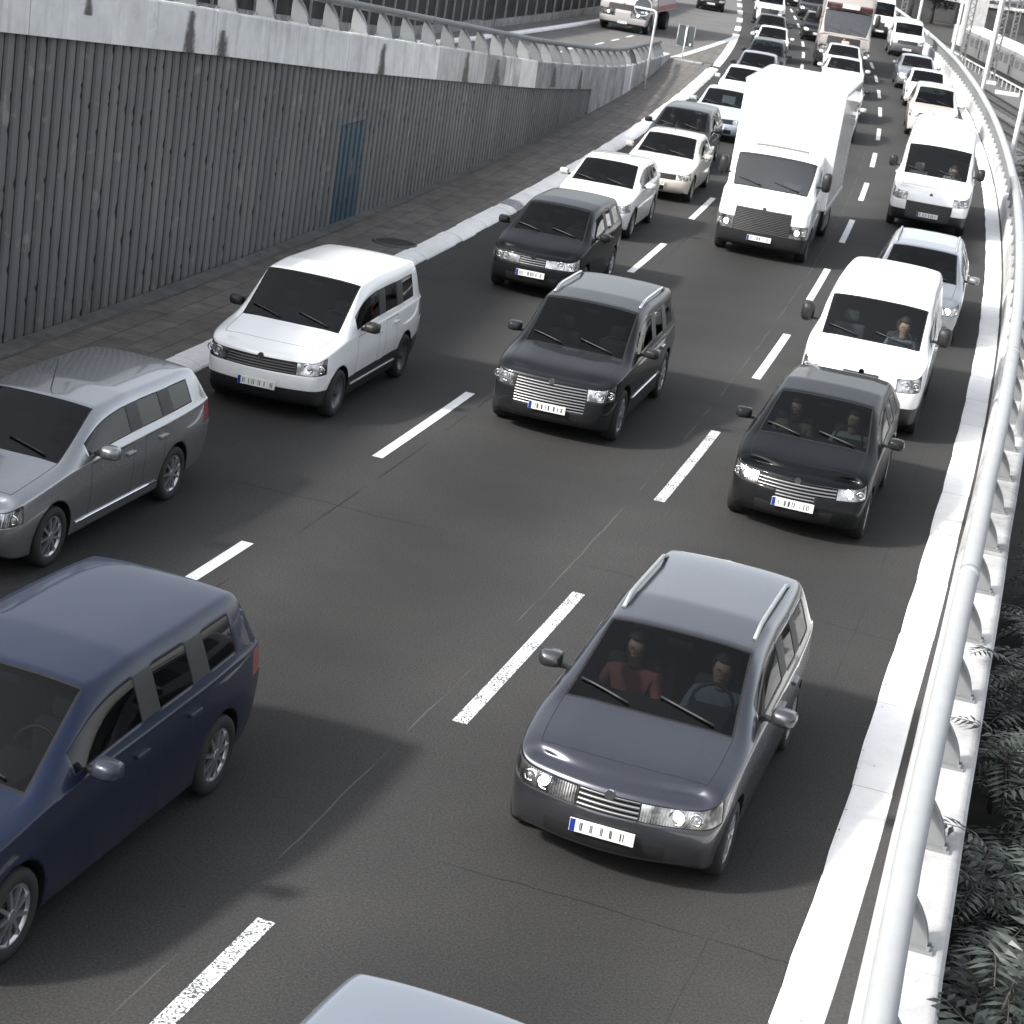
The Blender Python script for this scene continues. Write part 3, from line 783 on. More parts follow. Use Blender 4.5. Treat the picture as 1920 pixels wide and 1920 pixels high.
# embankment below the right parapet
rows = []
for t in TS:
    rows.append([RD(t, tube_r(t)-.3, -.75), RD(t, float(np.interp(t, [40, 72], [-6.8, -4.7])), -.9), RD(t, float(np.interp(t, [40, 72], [-8., -4.95])), -2.4), RD(t, float(np.interp(t, [40, 72], [-11., -5.3])), ZR+.0)])
m = MB(); m.strip(rows, smooth=True); o = m.build('embankment', plain('dark_soil', (.02, .019, .016), .95, scale=3., noise=.4, bump=.5)); tag(o, kind='structure')

# carriageway, one sheet
sheet('road', MT['asphalt'], 7.3, lambda t: tube_r(t)-.3, 0., nacross=5, kind='structure')
road = bpy.data.objects['road']

# the left slip road (comes down from the viaduct and joins)
WT = [(-24, 9.35), (10, 6.3), (24, 5.02), (28.7, 4.59), (30.6, 4.42), (36.5, 3.85), (48.2, 2.81), (54.6, 2.24), (63.8, 1.53), (69, 1.17), (72.9, .97), (77.9, .8), (88.9, .27)]
def wtop(t): return float(np.interp(t, [q[0] for q in WT], [q[1] for q in WT]))
def zramp(t):
    if t < 88: return max(wtop(t)-.42*min(1, (89-t)/14+.35), .008)
    return .008
def wall_off(t): return float(np.interp(t, [-24, 25, 32, 37, 42, 63, 70, 79, 90], [9.25, 9.23, 9.19, 9.07, 9.02, 8.95, 8.88, 8.92, 9.12]))
def r_right(t):
    if t < 89: return wall_off(t)+.22
    return float(np.interp(t, [89, 91, 110.5, 112, 262], [9.3, 9.0, 7.05, 6.98, 6.98]))
def r_kerb(t): return float(np.interp(t, [-24, 60, 88, 112.7, 130, 262], [15.9, 15.9, 15.9, 12.9, 11.6, 11.3]))
ramp_ts = list(np.arange(-24, 112, 1.))+list(np.arange(112, 262, 3.))
sheet('slip_road', MT['asphalt_ramp'], lambda t: r_kerb(t)+.4, r_right, 0, ramp_ts, 4, 'structure', zf=lambda t: zramp(t))
slip = bpy.data.objects['slip_road']
# body of earth under the slip road (left of the wall)
rows = [[RD(t, r_kerb(t)+.4, zramp(t)-.01), RD(t, 17.8, zramp(t)-.01), RD(t, 60, zramp(t)-.02), RD(t, 61, ZR)] for t in ramp_ts]
m = MB(); m.strip(rows); o = m.build('terrain', plain('verge_soil', (.06, .058, .05), .95, scale=1.5, noise=.3)); tag(o, kind='structure')

# gore and pavement with slabs
pv, n, l, b = nt('pavement_slabs')
uv = N(n, 'ShaderNodeUVMap'); br = N(n, 'ShaderNodeTexBrick', Scale=1.)
br.inputs['Brick Width'].default_value = .75; br.inputs['Row Height'].default_value = .42; br.inputs['Mortar Size'].default_value = .012; br.inputs['Bias'].default_value = -.1
br.inputs['Color1'].default_value = (.098, .089, .08, 1); br.inputs['Color2'].default_value = (.135, .123, .11, 1); br.inputs['Mortar'].default_value = (.062, .057, .052, 1)
l.new(uv.outputs[0], br.inputs['Vector'])
t1 = N(n, 'ShaderNodeTexNoise', Scale=2.2, Detail=8., Roughness=.7); l.new(uv.outputs[0], t1.inputs['Vector']); r1 = ramp(n, [(.25, .45), (.45, .9), (.6, 1.15), (.75, 1.8)]); l.new(t1.outputs['Fac'], r1.inputs['Fac'])
mx = N(n, 'ShaderNodeMix', data_type='RGBA', blend_type='MULTIPLY'); mx.inputs['Factor'].default_value = 1.; l.new(br.outputs['Color'], mx.inputs['A']); l.new(r1.outputs['Color'], mx.inputs['B'])
l.new(mx.outputs['Result'], b.inputs['Base Color']); b.inputs['Roughness'].default_value = .85
bp = N(n, 'ShaderNodeBump', Strength=.6, Distance=.01); l.new(br.outputs['Fac'], bp.inputs['Height']); bp.invert = True; l.new(bp.outputs['Normal'], b.inputs['Normal'])
pz = lambda t: float(np.interp(t, [86, 92], [.11, .006]))
pts_ = [t for t in np.arange(-24, 110.1, 1.)]
pav = sheet('pavement', pv, lambda t: (wall_off(t)+.05) if t < 89.4 else max(r_right(t)-.0, 7.27), 7.24, 0, pts_, 4, 'structure', zf=pz)
# a strip of mortar at the foot of the wall
m = MB()
for t0 in np.arange(-20, 62, 2.):
    m.strip([[RD(t0, 8.86+.03*math.sin(t0), .118), RD(t0, 9.1, .16)], [RD(t0+2, 8.86+.03*math.sin(t0+2), .118), RD(t0+2, 9.1, .16)]])
m.build('mortar_strip', MT['conc_dark'], pav)

# left kerb: blocks with a rounded, painted face
kt = [-24.]; rk = random.Random(3)
while kt[-1] < 88: kt.append(kt[-1]+rk.choice((1., 1., 1., 2., .5)))
kerb = empty('kerb', RD(30, 7.1)); kerb['kind'] = 'structure'
def at_parent(o, p):
    o.parent = p; o.matrix_parent_inverse = Matrix.Translation(-Vector(p.location)) if p.type == 'EMPTY' else p.matrix_world.inverted(); return o
m = MB()
GR = (24.7, 43.6)      # drain gratings replace a block
prof = [(6.87, .004), (6.885, .03), (6.95, .075), (7.03, .105), (7.12, .118), (7.28, .12), (7.29, .06)]
for a, c in zip(kt[:-1], kt[1:]):
    if any(a < q < c for q in GR): continue
    j = rk.uniform(-.02, .02); ja = .013
    rows = [[RD(t, o_+j, z_*(1 if t < 86 else max(.2, (90-t)/4))) for o_, z_ in prof] for t in np.linspace(a+ja, c-ja, max(2, int((c-a)*2)+1))]
    m.strip(rows)
    m.add(rows[0], [tuple(range(len(prof)))]); m.add(rows[-1], [tuple(range(len(prof)))])
ko = m.build('kerb_stones', MT['kerb']); at_parent(ko, kerb); ko['kind'] = 'structure'
# painted line continuing the kerb, and wide dashes of the merge
def marking(name, t0, t1, o0, o1, z, mat, parent, n=None):
    n = n or max(2, int((t1-t0)/1.)+1)
    ts = list(np.linspace(t0, t1, n))
    return sheet(name, mat, o0, o1, z, ts, 2, parent=parent)
marking('edge_line', 89.8, 112.5, 7.27, 6.9, .0125, MT['mark'], road)
marking('merge_line', 90.2, 109.5, lambda t: r_right(t)+.12, lambda t: r_right(t)-.2, .0165, MT['mark'], road)
for k in range(14):
    t0 = 115.3+k*8.1
    marking('wide_dash', t0, t0+4., 7.27, 6.93, .0125, MT['mark'], road, 5)
# lane dashes from the survey of the photo
B0 = [13.0, 16.95, 24.75, 32.4, 39.95, 47.75, 55.45, 63.35, 71.3, 79.7, 87.9, 96.0, 104.]
for k in range(-4, 26):
    t0 = B0[k] if 0 <= k < 13 else (104.+8.05*(k-12) if k >= 13 else 16.95+7.9*(k-1))
    if k == 0: t0 = 9.05
    o_ = marking('lane_dash', t0+.0, t0+3.92, .07, -.07, .004, MT['mark_worn'] if k < 3 else MT['mark'], road, 6)
A0 = [16.0, 23.9, 31.6, 39.2, 47.1]
for k in range(-3, 24):
    t0 = A0[k] if 0 <= k < 5 else (103.4+8.05*(k-11) if k >= 5 else 16.+7.8*k)
    marking('lane_dash', t0, t0+3.95, 3.48+.07, 3.48-.07, .004, MT['mark'], road, 6)
# ramp dashes and kerb
for k in range(-2, 14):
    t0 = 91.1-2+k*-4. if False else 90.6+3.55*(k-2)
    if t0 > 104: break
    sheet('lane_dash', MT['mark'], lambda t: np.interp(t, [88, 101], [12.72, 11.5])+.06, lambda t: np.interp(t, [88, 101], [12.72, 11.5])-.06, 0, list(np.linspace(t0, t0+1.75, 4)), 2, parent=slip, zf=lambda t: zramp(t)+.005)
for t0 in np.arange(-20, 83, 3.55):
    sheet('lane_dash', MT['mark'], 12.84, 12.72, 0, list(np.linspace(t0, t0+1.75, 3)), 2, parent=slip, zf=lambda t: zramp(t)+.005)
rk_ts = list(np.arange(-24, 134, 2.))
m = MB(); prof = [(-.16, .005), (-.15, .09), (-.1, .12), (.1, .125), (.12, 0)]
rows = [[RD(t, r_kerb(t)+o_, zramp(t)+z_) for o_, z_ in prof] for t in rk_ts if t > 60]
m.strip(rows); o = m.build('kerb', MT['kerb_right']); o['kind'] = 'structure'
rows = [[RD(t, r_kerb(t)+.1, zramp(t)+.1), RD(t, r_kerb(t)+1.0, zramp(t)+.12)] for t in rk_ts]
m = MB(); m.strip(rows); o = m.build('path', plain('path_asphalt', (.13, .128, .122), .9, scale=3., noise=.25)); o['kind'] = 'structure'

# right edge: white painted gutter band in short slabs, dirt strip, parapet
rr_off = lambda t: float(np.interp(t, [12, 14, 17, 20, 26, 35, 60, 90, 118, 262], [-3.55, -3.53, -3.46, -3.38, -3.31, -3.3, -3.35, -3.37, -3.5, -3.5]))
band = empty('gutter_band', RD(40, -3.5)); band['kind'] = 'structure'
m = MB(); rk = random.Random(5); t = -24.
while t < 200:
    c = t+rk.uniform(1.8, 2.2); w = rk.uniform(-.006, .006)
    ts = np.linspace(t+.003, c-.003, 5)
    rows = [[RD(q, rr_off(q)+w+.012*math.sin(q*3.1)*rk.random(), .006), RD(q, rr_off(q)-.03, .016), RD(q, rr_off(q)-.365+w, .018), RD(q, rr_off(q)-.375+w, .004)] for q in ts]
    m.strip(rows); t = c
o = m.build('painted_slabs', MT['kerb_right']); at_parent(o, band); o['kind'] = 'structure'
m = MB(); rows = [[RD(q, rr_off(q)-.36, .010), RD(q, tube_r(q)+.1, .012)] for q in TS]; m.strip(rows); o = m.build('dirt_strip', MT['grit']); at_parent(o, band); o['kind'] = 'structure'
par = empty('parapet_wall', RD(30, -4.15)); tag(par, 'low white concrete parapet under the pale tube railing on the railway side', 'parapet')
PZ = .5; t = -16.; k = 0
while t < 190:
    c = t+5.0
    ts = np.linspace(t+.006, c-.006, 6); m = MB()
    prof = [(.16, -.1), (.14, .42), (.12, .485), (.09, PZ), (-.38, PZ+.01), (-.41, PZ-.02), (-.42, -1.6)]
    rows = [[RD(q, tube_r(q)+o_, z_) for o_, z_ in prof] for q in ts]; m.strip(rows)
    m.add(rows[0], [tuple(range(7))]); m.add(rows[-1], [tuple(range(7))])
    o = m.build('parapet_block', MT['conc_white'] if k % 4 else MT['conc_par'], fix=True); at_parent(o, par); t = c; k += 1

# ------------------------------------------------------------------ tube railings with shark-fin posts
def fin_mesh(name, mat, side=1):
    """plate across the rail; base on the outer side, tip under the tube. local x = outward, y = along, z = up"""
    m = MB(); inner = []; outer = []
    for k in range(9):
        s = k/8; z = .03+s*.46
        inner.append((-.12+.02*s-.015*math.sin(PI*s), z)); outer.append((.20-.23*s*s-.02*s, z))
    poly = inner+outer[::-1]
    m.prism(poly, -.008, .008, 'y')
    fl = [(x+.006, z) for x, z in outer]; fl2 = [(x-.012, z) for x, z in outer]
    n_ = len(outer)
    for k in range(n_-1):
        a, b_, c, d = fl[k], fl[k+1], fl2[k+1], fl2[k]
        m.add([(a[0], -.035, a[1]), (a[0], .035, a[1]), (b_[0], .035, b_[1]), (b_[0], -.035, b_[1]), (d[0], -.035, d[1]), (d[0], .035, d[1]), (c[0], .035, c[1]), (c[0], -.035, c[1])],
              [(0, 1, 2, 3), (4, 7, 6, 5), (0, 3, 7, 4), (1, 5, 6, 2)])
    m.box((-.14, -.06, 0), (.25, .06, .028))
    for y in (-.04, .04):
        for x in (.215, -.11): m.prism([(x+.016*math.cos(a*PI/3), y+.016*math.sin(a*PI/3)) for a in range(6)], .028, .055, 'z')
    me = m.mesh(name, mat); bm = bmesh.new(); bm.from_mesh(me); bmesh.ops.recalc_face_normals(bm, faces=bm.faces); bm.to_mesh(me); bm.free()
    return me
def railing(label, place, t0, t1, step, tube_off, zf, sgn, mats, group, tmesh, r):
    root = empty('tube_railing', place); tag(root, label, 'railing', group)
    ts = np.arange(t0, t1, 1.5)
    m = MB(); m.tube([RD(t, tube_off(t), zf(t)+.52) for t in ts], r, 18); o = m.build('rail_tube', tmesh); at_parent(o, root)
    for q in np.arange(t0+5.3, t1, 12.):
        m = MB(); m.tube([RD(q, tube_off(q), zf(q)+.52), RD(q+.16, tube_off(q+.16), zf(q+.16)+.52)], r+.005, 18); o = m.build('splice_sleeve', tmesh); at_parent(o, root)
    mes = [fin_mesh('post', q) for q in mats]; rr = random.Random(2)
    t = t0+.4; k = 0
    while t < t1-.3:
        o = link_mesh('post', mes[0] if rr.random() < .8 or len(mes) == 1 else mes[1+int(rr.random()*(len(mes)-1))])
        base = RD(t, tube_off(t)-sgn*.06, zf(t)); o.location = base
        # local x outward: sgn=+1 outward is to the right (-off)
        o.rotation_euler = (0, 0, heading(t)-PI/2+(0 if sgn > 0 else PI)); at_parent(o, root)
        t += step; k += 1
    return root
railing('pale grey tube railing on fin posts beside the railway', RD(30, -4.1, .5), 4., 160., 1.65, tube_r, lambda t: PZ+.006, 1, [MT['fin']], 'tube railings', MT['rail'], .105)

# ------------------------------------------------------------------ left retaining wall
wall = empty('retaining_wall', RD(45, 9.1)); tag(wall, 'dark ribbed retaining wall with pale concrete coping below the slip road', 'wall')
rib, n, l, b = nt('ribbed_panels')
tc = N(n, 'ShaderNodeTexCoord'); mp = N(n, 'ShaderNodeMapping'); mp.inputs['Scale'].default_value = (1.6, 1.6, .25); l.new(tc.outputs['Object'], mp.inputs['Vector'])
t1 = N(n, 'ShaderNodeTexNoise', Scale=1.2, Detail=7., Roughness=.65); l.new(mp.outputs[0], t1.inputs['Vector'])
r1 = ramp(n, [(.3, (.092, .096, .097)), (.5, (.12, .125, .126)), (.7, (.155, .16, .157))]); l.new(t1.outputs['Fac'], r1.inputs['Fac'])
t2 = N(n, 'ShaderNodeTexNoise', Scale=3., Detail=5.); l.new(tc.outputs['Object'], t2.inputs['Vector']); r2 = ramp(n, [(.62, 0.), (.72, .35)]); l.new(t2.outputs['Fac'], r2.inputs['Fac'])
mx = N(n, 'ShaderNodeMix', data_type='RGBA'); mx.inputs['B'].default_value = (.34, .32, .29, 1); l.new(r2.outputs['Color'], mx.inputs['Factor']); l.new(r1.outputs['Color'], mx.inputs['A']); l.new(mx.outputs['Result'], b.inputs['Base Color']); b.inputs['Roughness'].default_value = .7
MT['rib'] = rib
MT['rib_gap'] = plain('rib_gap', (.006, .006, .006), .95)
MT['door_blue'] = plain('door_blue', (.024, .058, .082), .55, noise=.15)
MT['rust'] = plain('rust_patch', (.25, .11, .1), .8)
def ribs(t0, t1, z0f, z1f, mat, proud=0., pitch=.285, seed=1):
    """vertical ribs; a deep ragged gap at one edge of each"""
    m = MB(); rr = random.Random(seed); t = t0; gaps = MB()
    while t < t1-.05:
        p = min(pitch*rr.uniform(.95, 1.05), t1-t); g_ = p-.052
        o = wall_off(t)+.0-proud
        secs = [(t, o+.055), (t+.062, o), (t+p-.035, o), (t+p-.026, o+.055), (t+p, o+.055)]
        za = z0f(t); zb_ = z1f(t)
        nz = 14; rows = []
        for k in range(nz+1):
            z = za+(zb_-za)*k/nz; row = []
            for i, (q, oo) in enumerate(secs):
                row.append(RD(q, oo, z))
            rows.append(row)
        m.strip(rows)
        # ragged black gap: paint broken off along the edge
        pts = []; zz = za
        while zz < zb_:
            w = .02+(.06 if rr.random() < .11 else 0)*rr.random()+rr.random()*.012
            pts.append((zz, w)); zz += rr.uniform(.04, .12)
        pts.append((zb_, .022))
        if len(pts) > 1:
            rows = [[RD(t+p-.036-w, o-.002, z), RD(t+p-.034, o-.002, z), RD(t+p-.028, o+.05, z)] for z, w in pts]
            gaps.strip(rows)
        t += p
    return m, gaps
DT0, DT1 = 37.25, 38.72
bot = lambda t: .1
ztopr = lambda t: wtop(t)-.62
m, gp = ribs(-16, DT0, bot, ztopr, None, seed=1); o = m.build('ribbed_panel', MT['rib'], fix=False); at_parent(o, wall); o = gp.build('panel_gap', MT['rib_gap'], fix=False); at_parent(o, wall)
m, gp = ribs(DT1, 63.3, bot, ztopr, None, seed=2); o = m.build('ribbed_panel', MT['rib'], fix=False); at_parent(o, wall); o = gp.build('panel_gap', MT['rib_gap'], fix=False); at_parent(o, wall)
m, gp = ribs(DT0, DT1, lambda t: 2.06, ztopr, None, seed=3); o = m.build('ribbed_panel', MT['rib'], fix=False); at_parent(o, wall); o = gp.build('panel_gap', MT['rib_gap'], fix=False); at_parent(o, wall)
m, gp = ribs(DT0, DT1, bot, lambda t: 2.05, None, proud=.0, pitch=.294, seed=4); o = m.build('door', MT['door_blue'], fix=False); o['label'] = 'ribbed blue metal door'; at_parent(o, wall); d_ = o; o = gp.build('panel_gap', MT['rib_gap'], fix=False); at_parent(o, wall)
m = MB(); m.strip([[RD(38.05, 9.055, z), RD(38.05+w, 9.055, z)] for z, w in ((1.0, .03), (1.08, .075), (1.16, .05), (1.26, .07), (1.36, .02))]); o = m.build('rust_patch', MT['rust']); at_parent(o, wall)
# solid body behind the ribs
m = MB(); rows = [[RD(t, wall_off(t)+.08, -.3), RD(t, wall_off(t)+.08, wtop(t)-.3), RD(t, wall_off(t)+.5, wtop(t)-.3)] for t in np.arange(-18, 63.3, 1.)]; m.strip(rows); o = m.build('wall_core', MT['rib_gap']); at_parent(o, wall)
# coping (fascia) panels
edges = [(-18, -12, 'p'), (-12, -6, 'p'), (-6, 0, 'p'), (0, 6, 'p'), (6, 12, 'p'), (12, 18, 'p'), (18, 24.6, 'p'), (24.6, 30.6, 'p'), (30.6, 36.8, 'p'), (36.8, 43., 'p'), (43., 47.4, 'm'), (47.4, 49.5, 'g'), (49.5, 51.3, 's'), (51.3, 53.5, 'p'), (53.5, 57.2, 'g'), (57.2, 63.2, 'g')]
MT['conc_streak'] = concrete('concrete_streaked', (.3, .3, .3), (.66, .66, .65), .95, .5)
CM = {'p': 'conc_pale', 'm': 'conc_mid', 'g': 'conc_grey', 's': 'conc_streak'}
for a, c, q in edges:
    m = MB(); rows = []
    for t in np.linspace(a+.012, c-.012, max(3, int((c-a)/1.)+1)):
        o = wall_off(t)-.1; z1 = wtop(t); z0 = z1-.7
        if t > 55: z0 = z1-.7
        rows.append([RD(t, o+.3, z0), RD(t, o, z0), RD(t, o+.01, z1-.03), RD(t, o+.03, z1), RD(t, o+.42, z1), RD(t, o+.42, z1-.5)])
    m.strip(rows); m.add(rows[0], [tuple(range(6))]); m.add(rows[-1], [tuple(range(6))])
    o = m.build('coping_panel', MT[CM[q]]); at_parent(o, wall)
# run-off stains on the coping
st_m = bpy.data.materials.new('stain'); st_m.use_nodes = True; n = st_m.node_tree.nodes; l = st_m.node_tree.links; b = n['Principled BSDF']
uv = N(n, 'ShaderNodeUVMap'); sx = N(n, 'ShaderNodeSeparateXYZ'); l.new(uv.outputs[0], sx.inputs[0]); tc = N(n, 'ShaderNodeTexCoord'); t1 = N(n, 'ShaderNodeTexNoise', Scale=5., Detail=7., Roughness=.7); l.new(tc.outputs['Object'], t1.inputs['Vector'])
ab = N(n, 'ShaderNodeMath', operation='ABSOLUTE'); l.new(sx.outputs['X'], ab.inputs[0])
a1 = N(n, 'ShaderNodeMath', operation='MULTIPLY_ADD'); a1.inputs[1].default_value = .5; l.new(sx.outputs['Y'], a1.inputs[0]); l.new(ab.outputs[0], a1.inputs[2])
a2 = N(n, 'ShaderNodeMath', operation='MULTIPLY_ADD'); a2.inputs[1].default_value = -1.5; l.new(t1.outputs['Fac'], a2.inputs[0]); l.new(a1.outputs[0], a2.inputs[2])
rs_ = ramp(n, [(.05, .8), (.3, .5), (.62, 0.)]); a3 = N(n, 'ShaderNodeMath', operation='ADD'); a3.inputs[1].default_value = .42; l.new(a2.outputs[0], a3.inputs[0]); l.new(a3.outputs[0], rs_.inputs['Fac']); l.new(rs_.outputs['Color'], b.inputs['Alpha'])
b.inputs['Base Color'].default_value = (.1, .098, .092, 1); b.inputs['Roughness'].default_value = .9
for t, w, z0, z1 in ((29.6, .28, .0, .62), (30.9, .3, 0., .4), (26.2, .16, .35, .68), (38.9, .32, 0., .6), (45.5, .4, .0, .66), (48.6, .5, .0, .6), (56., .5, .05, .6), (60.5, .45, .0, .55), (20.5, .3, 0., .5)):
    m = MB(); m.strip([[RD(t-w, wall_off(t-w)-.104, wtop(t-w)-.7+z0), RD(t-w, wall_off(t-w)-.098, wtop(t-w)-.7+z1)], [RD(t+w, wall_off(t+w)-.104, wtop(t+w)-.7+z0), RD(t+w, wall_off(t+w)-.098, wtop(t+w)-.7+z1)]], [[(-1, 0), (-1, 1)], [(1, 0), (1, 1)]])
    o = m.build('stain', st_m); at_parent(o, wall)
for a, c, q in [(63.22, 66.5, 'g'), (66.5, 70.4, 'g'), (70.4, 72., 'm'), (72., 72.5, 'p'), (72.5, 78.5, 'g'), (78.5, 84., 'g'), (84., 89.4, 'm')]:
    m = MB(); rows = []
    for t in np.linspace(a+.008, c-.008, max(3, int((c-a)/1.)+1)):
        o = wall_off(t)-.06; z1 = wtop(t)
        rows.append([RD(t, o, -.1), RD(t, o+.01, z1-.03), RD(t, o+.03, z1), RD(t, o+.42, z1), RD(t, o+.42, z1-.6)])
    m.strip(rows); m.add(rows[0], [tuple(range(5))]); m.add(rows[-1], [tuple(range(5))])
    o = m.build('end_panel', MT[CM[q]]); at_parent(o, wall)
railing('weathered grey tube railing on fin posts along the slip road coping', RD(45, 9.1, 3.5), 2., 86.5, 1.62, lambda t: wall_off(t)+.27, lambda t: wtop(t)+.002, 1, [MT['fin_far'], MT['fin_dark'], MT['fin']], 'tube railings', MT['rail_grey'], .075)

# ------------------------------------------------------------------ dark fence beyond the slip road
fence = empty('fence', RD(80, 17.1)); tag(fence, 'tall dark fence with thin pale posts on a low wall beyond the slip road', 'fence')
fo = lambda t: r_kerb(t)+1.25
m = MB(); rows = [[RD(t, fo(t)-.12, zramp(t)), RD(t, fo(t)-.12, zramp(t)+.42), RD(t, fo(t)+.15, zramp(t)+.42), RD(t, fo(t)+.15, zramp(t))] for t in rk_ts]; m.strip(rows); o = m.build('base_wall', MT['conc_grey']); at_parent(o, fence)
fm, n, l, b = nt('fence_boards')
tc = N(n, 'ShaderNodeTexCoord'); t1 = N(n, 'ShaderNodeTexNoise', Scale=1.3, Detail=6.); l.new(tc.outputs['Object'], t1.inputs['Vector']); r1 = ramp(n, [(.35, (.008, .008, .008)), (.6, (.028, .028, .027)), (.75, (.05, .05, .048))]); l.new(t1.outputs['Fac'], r1.inputs['Fac']); l.new(r1.outputs['Color'], b.inputs['Base Color']); b.inputs['Roughness'].default_value = .9
rows = [[RD(t, fo(t), zramp(t)+.4), RD(t, fo(t), zramp(t)+2.9), RD(t, fo(t)+.08, zramp(t)+2.9), RD(t, fo(t)+.08, zramp(t)+.4)] for t in rk_ts]; m = MB(); m.strip(rows); o = m.build('fence_panel', fm); at_parent(o, fence)
MT['fpost'] = plain('fence_post', (.33, .335, .335), .6, .3)
pm = MB(); pm.box((-.03, -.07, 0), (.03, .0, 2.6)); pme = pm.mesh('fence_post', MT['fpost'])
for k, t in enumerate(np.arange(44, 132, 1.75)):
    o = link_mesh('fence_post', pme); o.location = RD(t, fo(t)-.0, zramp(t)+.35); o.rotation_euler = (0, 0, heading(t)); o.rotation_euler.z = heading(t); at_parent(o, fence)

# ------------------------------------------------------------------ street furniture
def disc(m, c, r, x0, x1, n_=28): m.prism([(c[0]+r*math.cos(2*PI*k/n_), c[1]+r*math.sin(2*PI*k/n_)) for k in range(n_)], x0, x1, 'y')
x, y = ground_at(1207.3, 167.3, .11); tt, _ = to_road(x, y)
s = empty('traffic_sign', (x, y, .11), heading(tt)-PI/2); tag(s, 'round sign seen from behind hanging from a bent pale pole at the wall end', 'sign', 'signs seen from behind')
m = MB(); m.tube([(0, 0, 0), (0, 0, 2.62), (-.03, 0, 2.72), (-.12, 0, 2.76), (-.78, 0, 2.78)], .038, 10); m.build('pole', MT['pole'], s)
m = MB(); disc(m, (-.52, 2.82), .31, .05, .062); dd = m.build('sign_disc', MT['signback'], s)
m = MB(); m.tube([(-.52+.31*math.cos(2*PI*k/28), .055, 2.82+.31*math.sin(2*PI*k/28)) for k in range(29)], .014, 6, caps=False); m.build('rim', MT['signrim'], dd)
m = MB(); m.box((-.56, .044, 2.60), (-.45, .049, 2.65)); m.build('sticker', MT['sticker_blue'], dd); m = MB(); m.box((-.41, .044, 2.60), (-.34, .049, 2.68)); m.build('sticker', MT['sticker'], dd)
x, y = ground_at(1278, 114, .02); tt, _ = to_road(x, y)
s = empty('traffic_sign', (x, y, .012), heading(tt)-PI/2); tag(s, 'twin board sign seen from behind on a short post in the gore', 'sign', 'signs seen from behind')
m = MB(); m.tube([(0, 0, 0), (0, 0, 1.42)], .03, 10); m.build('pole', MT['pole'], s)
for x0, x1 in ((-.36, -.03), (.03, .36)):
    m = MB(); m.box((x0, .032, .62), (x1, .045, 1.5)); bo_ = m.build('board', MT['signback'], s)
    m = MB(); cs = [(x0, .62), (x1, .62), (x1, 1.5), (x0, 1.5), (x0, .62)]; m.tube([(a, .036, c) for a, c in cs], .014, 5); m.build('rim', MT['signrim'], bo_)
    if x0 > 0: m = MB(); m.box((.2, .026, .68), (.27, .031, .78)); m.build('sticker', MT['sticker'], bo_)
s = empty('concrete_slab', (x+.25, y-.35, .012), heading(tt)-PI/2-.05); tag(s, 'flat grey concrete foot slab in front of the twin board sign', 'slab')
m = MB(); m.box((-.6, -.22, 0), (.65, .22, .1)); m.build('slab_block', MT['conc_grey'], s, bevel=.02)
x, y = ground_at(740, 456, .11)
s = empty('manhole_cover', (x, y, .112)); tag(s, 'round dark iron manhole cover in the pavement beside the wall', 'manhole')
m = MB(); m.prism([(.36*math.cos(k*PI/16), .36*math.sin(k*PI/16)) for k in range(32)], 0, .008, 'z'); m.build('cover', plain('cast_iron', (.025, .024, .023), .6, .6, scale=30., noise=.5), s)
m = MB(); m.tube([(.4*math.cos(k*PI/16), .4*math.sin(k*PI/16), .004) for k in range(33)], .03, 6, caps=False); m.build('ring', MT['conc_dark'], s)
for q, lb in zip(GR, ('slotted iron drain grate in the kerb beside the silver estate car', 'slotted iron drain grate in the kerb behind the black people carrier')):
    i = max(k for k in range(len(kt)) if kt[k] < q); a, c = kt[i], kt[i+1]; cc = (a+c)/2
    s = empty('drain_grate', RD(cc, 7.08)); tag(s, lb, 'drain', 'kerb drain grates'); m = MB()
    prof = [(6.87, .004), (6.93, .07), (7.03, .12), (7.27, .135), (7.29, .06)]
    w = .36
    for t_ in np.linspace(cc-w, cc+w, 12):
        m.strip([[RD(t_-.02, o_, z_) for o_, z_ in prof], [RD(t_+.02, o_, z_) for o_, z_ in prof]])
    o = m.build('bars', MT['steel']); at_parent(o, s)
    m = MB(); m.strip([[RD(cc-w-.03, o_+.01, z_-.02) for o_, z_ in prof], [RD(cc+w+.03, o_+.01, z_-.02) for o_, z_ in prof]]); o = m.build('well', MT['rib_gap']); at_parent(o, s)
    m = MB()
    pr = [(6.87, .004), (6.885, .03), (6.95, .075), (7.03, .105), (7.12, .118), (7.28, .12), (7.29, .06)]
    for u0, u1 in ((a+.006, cc-w-.03), (cc+w+.03, c-.006)):
        if u1 > u0+.03: m.strip([[RD(u0, o_, z_) for o_, z_ in pr], [RD(u1, o_, z_) for o_, z_ in pr]])
    if m.v: o = m.build('kerb_stones', MT['kerb']); at_parent(o, kerb); o['kind'] = 'structure'

# leaf litter and grit along the right edge
m = MB(); rl = random.Random(9)
for _ in range(260):
    t = rl.uniform(9, 70); o_ = rr_off(t)-rl.choice((rl.uniform(-.1, .05), rl.uniform(0, .4), rl.uniform(.38, .5), rl.uniform(.38, .5))); p = RD(t, o_, .026); a = rl.uniform(0, 6.3); s_ = rl.uniform(.008, .028)
    u_ = Vector((math.cos(a), math.sin(a), rl.uniform(-.1, .3)))*s_; v_ = Vector((-math.sin(a), math.cos(a), 0))*s_*.45
    m.add([p-u_, p+v_, p+u_, p-v_], [(0, 1, 2, 3)])
o = m.build('litter', plain('dead_leaf', (.07, .055, .04), .9)); tag(o, kind='stuff')

